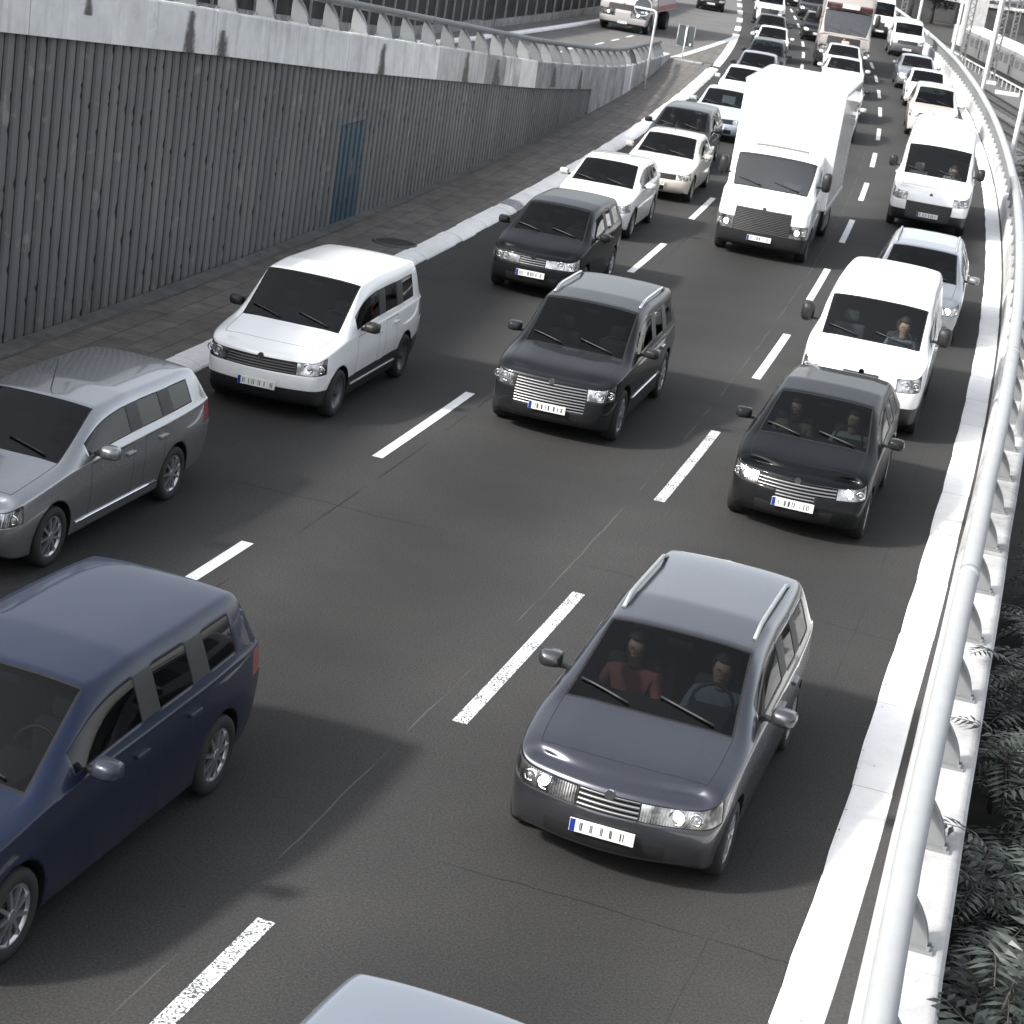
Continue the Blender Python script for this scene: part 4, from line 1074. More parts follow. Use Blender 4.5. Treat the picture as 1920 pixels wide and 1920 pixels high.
# pale light columns just outside the parapet
POLES = [(30.1, 'beside the parapet at the right frame edge', 2), (51.5, 'hidden', 0), (72., 'nearest of the far row, its foot by the bushes', 1), (94., 'second of the far row, beside the silver saloon', 1), (115., 'third of the far row, beside the white van', 1), (139.6, 'farthest of the row, behind the white van', 1)]
POLE_LB = {30.1: 'thick pale steel column rising close behind the tube railing, cut by the frame', 72.: 'tall pale lamp column in front of the rail tracks, nearest of the far row', 94.: 'tall pale lamp column in front of the train, behind the silver saloon with lamps on', 115.: 'tall pale lamp column left of the white trackside box', 139.6: 'farthest tall pale lamp column beside the white delivery van'}
pmesh = {}
for t, _, u in POLES:
    if u == 0: continue
    s = empty('lamp_post', RD(t, -4.55 if u == 1 else -4.16, .0 if u == 1 else PZ+.012)); tag(s, POLE_LB[t], 'lamp post', 'pale columns along the railing')
    if u not in pmesh:
        a = MB(); a.tube([(0, 0, -1.5 if u == 1 else 0), (0, 0, 2), (0, 0, 9.)], [.095, .09, .06] if u == 1 else [.07, .07, .06], 12); b_ = MB(); b_.box((-.14, -.1, -.02), (.14, .1, .03)); pmesh[u] = (a.mesh('column', MT['pole']), b_.mesh('base_plate', MT['steel']))
        a = MB(); a.tube([(0, 0, 9), (-.9, 0, 9.3)], .04, 8); a.box((-1.5, -.12, 9.25), (-.85, .12, 9.36)); pmesh[(u, 'h')] = a.mesh('lamp_head', MT['pole'])
    link_mesh('column', pmesh[u][0], s); link_mesh('base_plate', pmesh[u][1], s); link_mesh('lamp_head', pmesh[(u, 'h')], s)
    s.rotation_euler.z = heading(t)-PI/2

# ------------------------------------------------------------------ rail yard
steel_rail = plain('rail_steel', (.05, .045, .042), .5, .4)
slp = MB()
def track(xc, label):
    s = empty('railway_track', (xc, 200, ZR)); tag(s, label, 'railway track', 'railway tracks')
    for dx_ in (-.72, .72):
        m = MB(); m.box((dx_-.035, -110, .1), (dx_+.035, 130, .26)); m.build('rail', steel_rail, s)
    m = MB()
    for y in np.arange(-110, 130, .65): m.box((-1.3, y-.13, .03), (1.3, y+.13, .12))
    o = m.build('sleepers', MT['conc_dark'], s); o['kind'] = 'stuff'
track(32.7, 'near railway track on grey ballast below the road'); track(36.4, 'second railway track on grey ballast in front of the train')
s = empty('railway_track', (43., 200, ZR)); tag(s, 'railway track under the grey train', 'railway track', 'railway tracks')
for dx_ in (-.72, .72):
    m = MB(); m.box((dx_-.035, -110, .1), (dx_+.035, 130, .26)); m.build('rail', steel_rail, s)
# train
tr = empty('train', (43., 205, ZR)); tag(tr, 'grey commuter train with pale roof standing behind the lattice masts', 'train')
MT['train_side'] = plain('train_side', (.2, .2, .205), .4, .2); MT['train_roof'] = plain('train_roof', (.62, .62, .62), .6); MT['train_dark'] = plain('train_underframe', (.015, .015, .015), .8)
MT['train_glass'] = plain('train_window', (.11, .115, .12), .1, noise=0)
m = MB(); n0, n1 = -40, 32
prof = [(-1.45, .95), (-1.5, 1.3), (-1.5, 3.0), (-1.38, 3.35), (1.38, 3.35), (1.5, 3.0), (1.5, 1.3), (1.45, .95)]
m.prism([(a, c) for a, c in prof], n0, n1, 'y'); m.build('carriage_body', MT['train_side'], tr)
m = MB(); pr = [(-1.40, 3.352), (-1.2, 3.62), (-.6, 3.78), (.6, 3.78), (1.2, 3.62), (1.40, 3.352)]; m.prism(pr, n0+.1, n1-.1, 'y'); m.build('roof', MT['train_roof'], tr)
m = MB(); m.box((-1.3, n0+.5, .25), (1.3, n1-.5, .94)); m.build('underframe', MT['train_dark'], tr)
for y in np.arange(n0+1.2, n1-2, 2.9):
    m = MB(); m.box((-1.53, y, 1.95), (-1.502, y+1.9, 2.8)); m.build('window', MT['train_glass'], tr)
for y in np.arange(n0+6, n1-4, 8.7):
    m = MB(); m.box((-1.528, y+2.05, 1.1), (-1.502, y+2.75, 3.0)); m.build('door', MT['train_dark'], tr)
# white trackside railing
s = empty('trackside_fence', (40.4, 205, ZR)); tag(s, 'low white trackside railing running in front of the train', 'fence')
m = MB(); m.box((-.04, -60, .74), (.04, 62, .88)); m.build('handrail', MT['pole'], s)
pme = MB(); pme.box((-.03, -.04, 0), (.03, .04, .74)); pme = pme.mesh('post', MT['pole'])
for y in np.arange(-60, 62, 2.2):
    o = link_mesh('post', pme, s); o.location = (0, y, 0)
# lattice masts with cantilever arms
mm = MB()
for xx in (-.28, .28):
    for yy in (-.2, .2): mm.box((xx-.045, yy-.045, 0), (xx+.045, yy+.045, 10.5))
zz = .2
while zz < 10.2:
    for yy in (-.2, .2):
        mm.tube([(-.28, yy, zz), (.28, yy, zz+.42)], .025, 4); mm.tube([(.28, yy, zz+.42), (-.28, yy, zz+.84)], .025, 4)
    zz += .84
mast_me = mm.mesh('lattice_column', plain('mast_steel', (.2, .2, .2), .6, .3))
am = MB(); am.tube([(0, 0, 8.8), (-6.5, 0, 9.9)], .09, 6); am.tube([(0, 0, 7.4), (-6.2, 0, 9.7)], .06, 6); am.tube([(0, 0, 7.2), (4.6, 0, 7.7)], .08, 6); am.tube([(0, 0, 8.9), (4.4, 0, 7.8)], .05, 6); arm_me = am.mesh('cantilever_arm', MT['pole'])
bmh = MB(); bmh.box((-.55, -.45, -.1), (.55, .45, .35)); base_me = bmh.mesh('footing', MT['conc_pale'])
MASTS = [(26.5, 232, 'steel lattice catenary mast behind the low white delivery van'), (29., 262, 'steel lattice catenary mast in the dark gap between the delivery van and the pale columns'), (31.5, 244, 'steel lattice catenary mast just left of the front of the train'), (28., 292, 'small far steel lattice catenary mast above the delivery van roof'), (39.5, 206, 'steel lattice catenary mast standing rightmost in front of the train'), (39.0, 221, 'steel lattice catenary mast beside the dark signal box, left of the rightmost mast'), (36.5, 252, 'steel lattice catenary mast near the far end of the train'), (33.8, 285, 'distant steel lattice catenary mast behind the white van'), (38.6, 297, 'most distant steel lattice catenary mast among the dark trees'), (47.5, 240, 'steel lattice catenary mast beyond the train')]
for x, y, lb in MASTS:
    s = empty('catenary_mast', (x, y, ZR)); tag(s, lb, 'mast', 'catenary masts'); link_mesh('lattice_column', mast_me, s); link_mesh('cantilever_arm', arm_me, s); link_mesh('footing', base_me, s)
# signal, cabinet, relay houses
s = empty('railway_signal', (38.6, 226, ZR)); tag(s, 'black railway signal head on a thin post in front of the train', 'signal')
m = MB(); m.tube([(0, 0, 0), (0, 0, 4.6)], .07, 8); m.build('post', MT['steel'], s); m = MB(); m.box((-.4, -.1, 4.2), (.4, .15, 6.4)); m.build('signal_head', MT['black'], s)
s = empty('trackside_cabinet', (35.5, 232, ZR)); tag(s, 'small white trackside box on a post beside the lamp column', 'cabinet'); m = MB(); m.box((-.5, -.3, 1.), (.5, .3, 2.4)); m.build('housing', MT['pole'], s, bevel=.04); m = MB(); m.box((-.1, -.1, 0), (.1, .1, 1.)); m.build('post', MT['steel'], s)
s = empty('trackside_box', (39.2, 195, ZR)); tag(s, 'long flat white box lying beside the near track', 'box'); m = MB(); m.box((-1.1, -.3, 0), (1.1, .3, .35)); m.build('housing', MT['pole'], s, bevel=.04)
for x, y, w, h_, lb in ((47., 266, 2.6, 7.4, 'tall white rendered tower block behind the front of the train'), (56., 224, 3., 4.6, 'white flat roofed relay house behind the train at the frame edge')):
    s = empty('relay_house', (x, y, ZR)); tag(s, lb, 'building', 'white railway buildings')
    m = MB(); m.box((-w/2, -3, 0), (w/2, 3, h_)); m.build('wall', MT['conc_white'], s); m = MB(); m.box((-w/2-.15, -3.15, h_+.003), (w/2+.15, 3.15, h_+.25)); m.build('roof', MT['conc_mid'], s)
# dark bridge / depot closing the view behind the yard
s = empty('depot_building', (75, 318, ZR)); tag(s, 'long dark grey depot hall closing the rail yard in the distance', 'building')
m = MB(); m.box((-48, 0, 0), (80, 20, 11)); m.build('wall', plain('depot_wall', (.05, .05, .052), .8, scale=.4, noise=.4), s)
for z0 in (3.2, 7.2):
    m = MB(); m.box((-48.05, -.25, z0), (80, -.003, z0+.5)); m.build('cornice', MT['conc_mid'], s)
for x in np.arange(-46, 60, 6.):
    m = MB(); m.box((x, -.08, 4.2), (x+4.2, -.003, 6.4)); m.build('window', MT['train_glass'], s)
# ------------------------------------------------------------------ plants along the right parapet
lf, n, l, b = nt('leaf')
oi = N(n, 'ShaderNodeObjectInfo'); geo = N(n, 'ShaderNodeNewGeometry')
tc = N(n, 'ShaderNodeTexCoord'); t1 = N(n, 'ShaderNodeTexNoise', Scale=2.5, Detail=3.); l.new(tc.outputs['Object'], t1.inputs['Vector'])
ad = N(n, 'ShaderNodeMath', operation='MULTIPLY_ADD'); ad.inputs[1].default_value = .45; l.new(geo.outputs['Random Per Island'], ad.inputs[0]); l.new(t1.outputs['Fac'], ad.inputs[2])
r1 = ramp(n, [(.35, (.006, .009, .007)), (.65, (.018, .024, .019)), (.95, (.062, .074, .062))]); l.new(ad.outputs[0], r1.inputs['Fac']); l.new(r1.outputs['Color'], b.inputs['Base Color'])
b.inputs['Roughness'].default_value = .42; b.inputs['Specular IOR Level'].default_value = .45
stem_m = plain('stem_bark', (.05, .042, .035), .8)

def frond(m, base, az, elev, length, rng, droop=1.1):
    """pinnate leaf: arching rachis with pairs of pointed leaflets"""
    n_ = max(9, int(length/.075)); p = Vector(base); e = elev; pts = [p.copy()]
    for k in range(n_):
        d = Vector((math.cos(az)*math.cos(e), math.sin(az)*math.cos(e), math.sin(e))); p = p+d*(length/n_); e -= droop/n_; pts.append(p.copy())
    for k in range(1, n_+1):
        t = k/n_; d = (pts[k]-pts[k-1]).normalized(); side = d.cross(Vector((0, 0, 1)))
        if side.length < .01: side = Vector((1, 0, 0))
        side.normalize(); up = side.cross(d).normalized()
        ll = length*(.26*math.sin(PI*min(1, .16+t*.86))**.7+.04); w = ll*.125
        for sg in (1, -1):
            if rng.random() < .05: continue
            dirv = (side*sg*.9+d*(.35+.25*t)+up*rng.uniform(-.12, .1)).normalized(); q = pts[k]
            wv = dirv.cross(up).normalized(); sag = -up*ll*.13
            a = q+dirv*ll*.06; mid = q+dirv*ll*.45+up*ll*.03; tip = q+dirv*ll+sag*1.3
            m.add([a, mid+wv*w-up*w*.4, tip, mid-wv*w-up*w*.4, mid], [(0, 1, 4), (1, 2, 4), (2, 3, 4), (3, 0, 4)], False)
    return pts

def shrub_meshes(seed, nf, size, h):
    rng = random.Random(seed); lm_ = MB(); sm = MB()
    for s_ in range(3):
        a = rng.uniform(0, 6.28); top = Vector((math.cos(a)*size*.25*rng.random(), math.sin(a)*size*.25*rng.random(), h*rng.uniform(.65, 1.)))
        sm.tube([(math.cos(a)*.06, math.sin(a)*.06, 0), top*.5+Vector((.03, .02, 0)), top], [.022, .016, .008], 6)
        for k in range(nf//3):
            z = rng.uniform(.35, 1.); p = top*z
            pts = frond(lm_, p, rng.uniform(0, 6.28), rng.uniform(.1, .95), size*rng.uniform(.6, 1.05), rng, rng.uniform(.8, 1.5))
            sm.tube(pts[::3]+[pts[-1]], .005, 4)
    return lm_.mesh('leaves', lf), sm.mesh('stems', stem_m)
SH = [shrub_meshes(s_, 21, .95, 1.1) for s_ in (1, 2, 3, 4)]
BUSH = [shrub_meshes(s_+20, 60, .8, 1.9) for s_ in (1, 2)]
rng = random.Random(11)
PL = []
words = ['lowest in the frame corner', 'close to the lower parapet edge', 'with arching fronds in the lower corner', 'half in the dark gap', 'under the third rail post', 'leaning over the parapet', 'behind the leaning one', 'at mid height of the frame edge']
spots = []
t = 10.2
while t < 27:
    for o_ in (-5.1, -5.6, -6.2):
        spots.append((t+rng.uniform(-.3, .3), o_+rng.uniform(-.15, .15), rng.uniform(-1.05, -.6)))
    t += .95
k = 0
for t, o_, z in spots:
    lm_, sm = SH[k % 4]; s = empty('shrub', RD(t, o_, z)); s.rotation_euler = (rng.uniform(-.12, .12), rng.uniform(-.1, .1), rng.uniform(0, 6.28)); q = rng.uniform(.8, 1.2); s.scale = (q, q, q*rng.uniform(.85, 1.1))
    tag(s, 'dark feather leaved shrub growing in the thicket beyond the right parapet', 'shrub', 'feather leaved shrubs beyond the parapet')
    link_mesh('leaves', lm_, s); link_mesh('stems', sm, s); k += 1
for t, o_, z in ((18.6, -4.66, -.25), (20.6, -4.6, -.3), (16.2, -4.72, -.35)):
    lm_, sm = SH[k % 4]; s = empty('shrub', RD(t, o_, z)); s.rotation_euler = (0, 0, rng.uniform(0, 6)); s.scale = (.75, .75, .75)
    tag(s, 'dark feather leaved shrub hanging its fronds over the white parapet top', 'shrub', 'shrubs leaning over the parapet')
    link_mesh('leaves', lm_, s); link_mesh('stems', sm, s); k += 1
for t in np.arange(28, 73, 2.6):
    for o_ in (-5.6, -7.4):
        lm_, sm = BUSH[k % 2]; s = empty('bush', RD(t+rng.uniform(-.6, .6), o_+rng.uniform(-.4, .4), -1.3 if o_ > -6 else -2.6)); s.rotation_euler.z = rng.uniform(0, 6.28); q = rng.uniform(.7, 1.1); s.scale = (q, q, q*.8)
        tag(s, 'dense dark bush on the slope between the parapet and the tracks', 'bush', 'bushes on the railway slope'); link_mesh('leaves', lm_, s); link_mesh('stems', sm, s); k += 1
# far dark trees behind the yard
crn = plain('tree_leaf', (.022, .026, .022), .7, noise=.5, scale=1.2)
def tree_mesh(seed):
    rr = random.Random(seed); c = MB(); tk = MB()
    tk.tube([(0, 0, 0), (.1, 0, 2.4), (.05, .1, 5.)], [.28, .2, .1], 8)
    cl = []
    for _ in range(16):
        a = rr.uniform(0, 6.28); r_ = rr.uniform(.3, 2.4); p = Vector((r_*math.cos(a), r_*math.sin(a), rr.uniform(3., 7.4))); cl.append(p); tk.tube([(0, 0, 2.4+rr.random()*1.5), p*.6+Vector((0, 0, 1.2)), p], [.09, .05, .02], 5)
    for p in cl:
        for _ in range(130):
            d = Vector((rr.gauss(0, .55), rr.gauss(0, .55), rr.gauss(0, .42))); q = p+d; u = Vector((rr.uniform(-1, 1), rr.uniform(-1, 1), rr.uniform(-.4, .4))).normalized(); w = u.cross(Vector((rr.uniform(-1, 1), rr.uniform(-1, 1), 1))).normalized(); s_ = rr.uniform(.12, .26)
            c.add([q-u*s_, q+w*s_*.5, q+u*s_, q-w*s_*.5], [(0, 1, 2, 3)])
    return c.mesh('crown', crn), tk.mesh('trunk', stem_m)
TM = [tree_mesh(5), tree_mesh(6)]
for k, (x, y) in enumerate(((30, 300), (33.5, 306), (37, 300), (41, 308), (27, 296), (45, 304), (49, 309), (24, 303))):
    s = empty('tree', (x, y, ZR)); s.rotation_euler.z = k*1.3; s.scale = (1, 1, .9+.1*(k % 3)); tag(s, 'dark leafy tree standing before the distant depot hall', 'tree', 'trees before the depot hall'); link_mesh('crown', TM[k % 2][0], s); link_mesh('trunk', TM[k % 2][1], s)

# ------------------------------------------------------------------ seated people (seen through windscreens)
def person_meshes():
    me = bpy.data.meshes.new('person'); V = [(0, 0, .05), (.02, 0, .25), (.03, 0, .45), (.02, 0, .56), (-.01, 0, .63), (-.02, 0, .74), (-.02, 0, .85), (.02, .2, .5), (-.06, .27, .3), (-.32, .2, .32), (-.42, .17, .36), (.02, -.2, .5), (-.06, -.27, .3), (-.32, -.2, .32), (-.42, -.17, .36), (-.22, .1, .04), (-.45, .12, .08), (-.22, -.1, .04), (-.45, -.12, .08)]
    E_ = [(0, 1), (1, 2), (2, 3), (3, 4), (4, 5), (5, 6), (2, 7), (7, 8), (8, 9), (9, 10), (2, 11), (11, 12), (12, 13), (13, 14), (0, 15), (15, 16), (0, 17), (17, 18)]
    RR = [(.15, .17), (.13, .16), (.12, .18), (.07, .08), (.055, .055), (.1, .085), (.085, .075), (.065, .065), (.05, .05), (.04, .04), (.035, .03), (.065, .065), (.05, .05), (.04, .04), (.035, .03), (.1, .1), (.08, .08), (.1, .1), (.08, .08)]
    me.from_pydata(V, E_, []); o = link_mesh('tmp', me); m1 = o.modifiers.new('k', 'SKIN')
    for i, r_ in enumerate(RR): me.skin_vertices[0].data[i].radius = (r_[0], r_[1])
    me.skin_vertices[0].data[0].use_root = True
    m2 = o.modifiers.new('s', 'SUBSURF'); m2.levels = m2.render_levels = 2
    ev = bpy.data.meshes.new_from_object(o.evaluated_get(_dg())); bpy.data.objects.remove(o)
    ev.materials.clear()
    for q in ('cloth', 'skin', 'hair'): ev.materials.append(MT[q])
    for p in ev.polygons:
        c = p.center; p.use_smooth = True
        p.material_index = 1 if (c.z > .585 or (c.x < -.36 and c.z > .2)) else 0
    h = MB(); rows = []
    for i in range(7):
        a = i/6*1.75; rows.append([(-.005+.118*math.sin(a)*math.cos(t)+.012, .1*math.sin(a)*math.sin(t), .8+.125*math.cos(a)) for t in np.linspace(0, 2*PI, 15)])
    h.strip(rows, smooth=True); hm = h.mesh('hair', MT['hair'])
    bm = bmesh.new(); bm.from_mesh(hm); bmesh.ops.delete(bm, geom=[f for f in bm.faces if f.calc_center_median().x < -.055 and f.calc_center_median().z < .86], context='FACES'); bm.to_mesh(hm); bm.free()
    f = MB(); f.tube([(-.115, 0, .775), (-.14, 0, .745), (-.118, 0, .735)], [.012, .018, .012], 6)
    for y in (.036, -.036): f.box((-.112, y-.014, .782), (-.104, y+.014, .79))
    f.box((-.108, -.025, .70), (-.1, .025, .708))
    fm_ = f.mesh('face_features', MT['skin'])
    return ev, hm, fm_
PM = person_meshes()
def person_in(root, dx, x, y, z, label, cloth=None):
    s = bpy.data.objects.new('person', PM[0] if cloth is None else PM[0].copy()); col.objects.link(s)
    if cloth: s.data.materials[0] = cloth
    rz = root.rotation_euler.z; p = Matrix.Rotation(rz, 4, 'Z') @ Vector((x+dx, y, z)); s.location = Vector(root.location)+p; s.rotation_euler.z = rz
    tag(s, label, 'person', 'people behind windscreens'); link_mesh('hair', PM[1], s); link_mesh('face', PM[2], s)
    return s
# ------------------------------------------------------------------ traffic
WHITE = paint('white_paint', (.76, .77, .77)); SILVER = paint('silver_paint', (.3, .31, .325), .8, .26); PALEBLUE = paint('pale_blue_paint', (.52, .59, .67), .35, .3); CREAM = paint('cream_paint', (.6, .555, .5)); BEIGE = paint('beige_paint', (.29, .262, .245))
BLACKP = paint('black_paint', (.003, .004, .005), 0, .4, .45, .08, 1.25, .2); DARKG = paint('dark_grey_paint', (.006, .0075, .009), 0, .35, .6, .1, 1.3, .25); NAVY = paint('navy_paint', (.006, .012, .034), .25, .35, .65, .25, 1.33, .4); STEELB = paint('steel_blue_paint', (.058, .062, .077), .8, .26, 1., .5, 1.45); GREYS = paint('grey_paint', (.25, .27, .29), .6, .3); PURPLE = paint('dull_violet_paint', (.12, .12, .16), .5, .3)
MAROON = plain('maroon_trim', (.06, .02, .022), .4, coat=.5)
def place(ref, z, L, xf, yl=0.):
    """pose of a vehicle whose point (xf behind the nose, yl to its side, height z) stands where the photo shows ref"""
    gx, gy = ground_at(ref[0], ref[1], z); t, off = to_road(gx, gy)
    h = heading(t); c, s_ = math.cos(h), math.sin(h); lx = xf-L/2
    return (gx-(c*lx-s_*yl), gy-(s_*lx+c*yl), .0045), h
def lane(t, off, L):
    """nose at road station t"""
    p = RD(t+L/2, off, .0045); return tuple(p), heading(t+L/2)
G1 = 'vehicles in the kerb lane'; G2 = 'vehicles in the middle lane'; G3 = 'vehicles in the railway side lane'
def V(name, label, cat, sp, body, pose, group, **kw): return vehicle(name, label, cat, sp, body, pose[0], pose[1], group, **kw)

# --- kerb lane
sp = spec_car(4.6, .88, 1.42, 1.2, 2.02, .72, .97, 'estate', rglass='wside', axles=(.9, 3.6))
V('estate_car', 'silver estate car cut by the left frame edge beside the kerb drain', 'car', sp, SILVER, lane(17.05, 5.6, 4.6), G1, wheels='multi', antenna=True, lvl=3, strip=(MT['chrome'], .34))
sp = spec_car(4.3, .875, 1.67, 1.0, 1.72, .82, 1.06, 'mpv', rglass='wside', wr=.82, fw=.8, ze=.955, skirt=1, bulge=.14, Rw=.32, black_front=[(0, 0, 6), (1, 0, 6)])
V('compact_van', 'white windowed compact van in the kerb lane, level with the blue wall door', 'van', sp, WHITE, lane(24.4, 5.42, 4.3), G1, mirror=MT['black'], wheels='steel', lvl=3, strip=(MT['steel'], .36))
sp = spec_car(4.1, .85, 1.52, .95, 1.72, .76, 1.02, 'mpv', bulge=.15, lampwide=True)
V('people_carrier', 'black people carrier with bright chrome grille in the kerb lane', 'car', sp, BLACKP, place((994, 512), .47, 4.1, 0, 0), G1, grille='grille_chrome', lvl=2)
sp = spec_car(4.1, .86, 1.47, 1.0, 1.85, .75, 1.0, 'hatch', bulge=.15, lampwide=True)
V('hatchback', 'white five door hatchback between the black people carrier and the cream saloon', 'car', sp, WHITE, place((1104, 402), .47, 4.1, 0, 0), G1)
sp = spec_car(4.6, .89, 1.43, 1.25, 2.1, .7, .96, 'sedan', black_front=[(1, 2, 4)], bulge=.16)
V('saloon_car', 'cream saloon car with dark windscreen in the kerb lane', 'car', sp, CREAM, place((1226, 340), .45, 4.6, 0, 0), G1, antenna=True)
sp = spec_car(4.4, .88, 1.5, 1.1, 1.9, .74, 1., 'estate')
r_, _, dx_ = V('estate_car', 'dark estate car with silvery roof and two people, behind the cream saloon', 'car', sp, DARKG, lane(54.7, 5.15, 4.4), G1, glass='wind')
person_in(r_, dx_, 2.0, .38, .42, 'person in pale clothing in the passenger seat of the dark estate car', MT['seat_pale']); person_in(r_, dx_, 2.0, -.38, .42, 'person in red clothing driving the dark estate car', MT['cloth_red'])
sp = spec_car(4.0, .85, 1.48, .95, 1.85, .74, 1., 'hatch', bulge=.18)
r_, ry, dx_ = V('hatchback', 'pale blue hatchback with white paper behind its windscreen, beside the box truck', 'car', sp, PALEBLUE, place((1342, 238), .45, 4., 0, 0), G1, plate_z=.47)
m = MB(); m.box((0, -.2, 0), (.01, .2, .26)); po = m.build('paper_sheet', MT['paper']); po.location = Vector(r_.location)+Matrix.Rotation(r_.rotation_euler.z, 4, 'Z') @ Vector((1.42+dx_, -.12, 1.06)); po.rotation_euler = (0, .55, r_.rotation_euler.z); tag(po, 'white paper sheet lying behind the windscreen of the pale blue hatchback', 'paper')
V('hatchback', 'white hatchback mostly hidden behind the box truck, roof showing behind the pale blue car', 'car', spec_car(4.0, .86, 1.45), WHITE, lane(72.2, 5.0, 4.), G1)
V('hatchback', 'dark violet hatchback with black mirror, half hidden behind the box truck', 'car', spec_car(4.1, .87, 1.5), PURPLE, lane(79.5, 5.0, 4.1), G1, mirror=MT['black'])
V('hatchback', 'dark grey hatchback directly behind the half hidden violet one', 'car', spec_car(4.2, .88, 1.55, kind='mpv'), DARKG, lane(86.8, 5.0, 4.2), G1, mirror=MT['black'])
V('hatchback', 'small white hatchback in the kerb lane queue with dark windscreen', 'car', spec_car(3.9, .84, 1.48), WHITE, lane(97.6, 5.1, 3.9), G1, lvl=1)
V('hatchback', 'dark hatchback with one bright lamp behind the small white hatchback', 'car', spec_car(4.1, .87, 1.5), DARKG, lane(106.8, 5.35, 4.1), G1, lvl=1, lit=True)
sp = spec_car(4.8, .93, 1.9, 1.15, 1.85, .98, 1.2, 'suv', Rw=.37, skirt=2, wr=.8, grille=[(2, 1, 5), (3, 1, 5)])
V('pickup', 'white off road wagon with black grille at the head of the visible kerb lane', 'car', sp, WHITE, lane(124.8, 5.45, 4.8), G1, mirror=MT['black'], lvl=1)

# --- middle lane
sp = spec_car(4.6, .92, 1.56, 1.1, 1.95, .79, 1.04, 'mpv', Rw=.33, bulge=.17, lampwide=True)
V('people_carrier', 'large navy blue people carrier cut by the lower left frame edge', 'car', sp, NAVY, lane(10.75, 2.1, 4.6), G2, lvl=3, wheels='multi')
sp = spec_car(4.5, .9, 1.63, 1.12, 1.92, .82, 1.04, 'suv', Rw=.36, skirt=1, bulge=.1, wr=.79, grille=[(3, 1, 5), (2, 1, 5)], crease=(.5, .55))
V('off_roader', 'dark four wheel drive car with roof rails and chrome grille in the middle lane', 'car', sp, DARKG, lane(26.25, 1.99, 4.5), G2, rails=MT['chrome'], grille='grille_chrome', lvl=3, wheels='multi', handle_mat=MT['chrome'], strip=(MT['chrome'], .5))
# box truck
sp = spec_van(2.75, 1.02, 2.25, 1.1, .55, 1.42, 1.1, 2.08, bulge=.08, axles=(.85,), Rw=.36, wd=.24, grille=[(2, 1, 5), (3, 1, 5)], bumper=[0, 1], lamp=[2], lampwide=False, msize=(.2, .42), mz=.3, wr=.9, nodoor=False, nose=[.1, .03, .0, .01, .05, .08, .12, .16])
sp['st'] = [0, .2, .38, .55, .82, 1.1, 1.75, 1.85, 2.1, 2.3, 2.5, 2.65, 2.75]; sp['ix'].update(SR=(6, 7)); sp['belt'] = ([0, .3, .55, 1.1, 2.75], [1.1, 1.18, 1.36, 1.36, 1.36]); sp['top'] = ([0, .3, .55, 1.1, 1.5, 2.75], [1.14, 1.26, 1.435, 2.1, 2.23, 2.25]); sp['plan'] = ([0, .15, .5, 1., 2.75], [.9, .96, .99, 1, 1])
r_, ry, dx_ = V('box_truck', 'tall white box truck with headlamps on in the middle lane', 'truck', sp, WHITE, place((1427, 425), .72, 2.75, 0, 0), G2, lit=True, mirror=MT['black'], glass='wind_truck', interior='pale', lvl=3, wheels='steel', handles=True)
m = MB(); m.box((2.2+dx_, -1.12, .95), (6.9+dx_, 1.12, 3.55)); bo_ = m.build('cargo_box', WHITE, r_, bevel=.05)
for y in (-1.122, 1.122):
    for z0, z1 in ((.9, .99), (3.47, 3.53)):
        m = MB(); m.box((2.2+dx_, y-.012, z0), (6.9+dx_, y+.012, z1)); m.build('box_trim', MT['steel'], bo_)
m = MB(); m.box((2.5+dx_, -.45, .55), (6.8+dx_, .45, .94)); m.build('chassis', MT['black'], r_)
for y in (-1.1, 1.06): m = MB(); m.box((3.0+dx_, y, .42), (4.3+dx_, y+.04, .85)); m.build('side_guard', MT['rim_dark'], r_)
for sg in (1, -1): add_wheel(r_, 5.0+dx_, sg*.86, .36, .42, 'steel')
m = MB(); m.box((.75+dx_, -.62, 1.5), (.76+dx_, -.25, 1.62)); po = m.build('delivery_papers', MT['paper'], r_)
V('hatchback', 'white hatchback with square white mirror half hidden by the box truck', 'car', spec_car(3.9, .84, 1.46, .95, 1.75), WHITE, lane(68.3, 1.62, 3.9), G2, lvl=2)
V('hatchback', 'white hatchback with blue glinting windscreen, showing past the rear corner of the box truck', 'car', spec_car(4.1, .86, 1.5), WHITE, lane(75.6, 1.62, 4.1), G2, mirror=MT['black'])
sp = spec_car(4.6, .89, 1.44, 1.25, 2.1, .7, .98, 'sedan')
r_, _, dx_ = V('saloon_car', 'white saloon car with white mirrors and two people, just above the box truck', 'car', sp, WHITE, lane(85.2, 1.7, 4.6), G2)
person_in(r_, dx_, 2.2, -.38, .4, 'person driving the white saloon car above the box truck'); person_in(r_, dx_, 2.2, .38, .4, 'person in the passenger seat of the white saloon car above the box truck')
r_, _, dx_ = V('taxi', 'white saloon with small roof sign right in front of the beige lorry', 'car', spec_car(4.6, .89, 1.45, 1.25, 2.1, .7, .98, 'sedan'), WHITE, lane(93.2, 1.75, 4.6), G2)
m = MB(); m.box((-.09, -.17, 0), (.09, .17, .13)); rs = m.build('roof_sign', plain('roof_sign', (.5, .33, .3), .4), r_, bevel=.03); rs.location = (2.65+dx_, 0, 1.44)
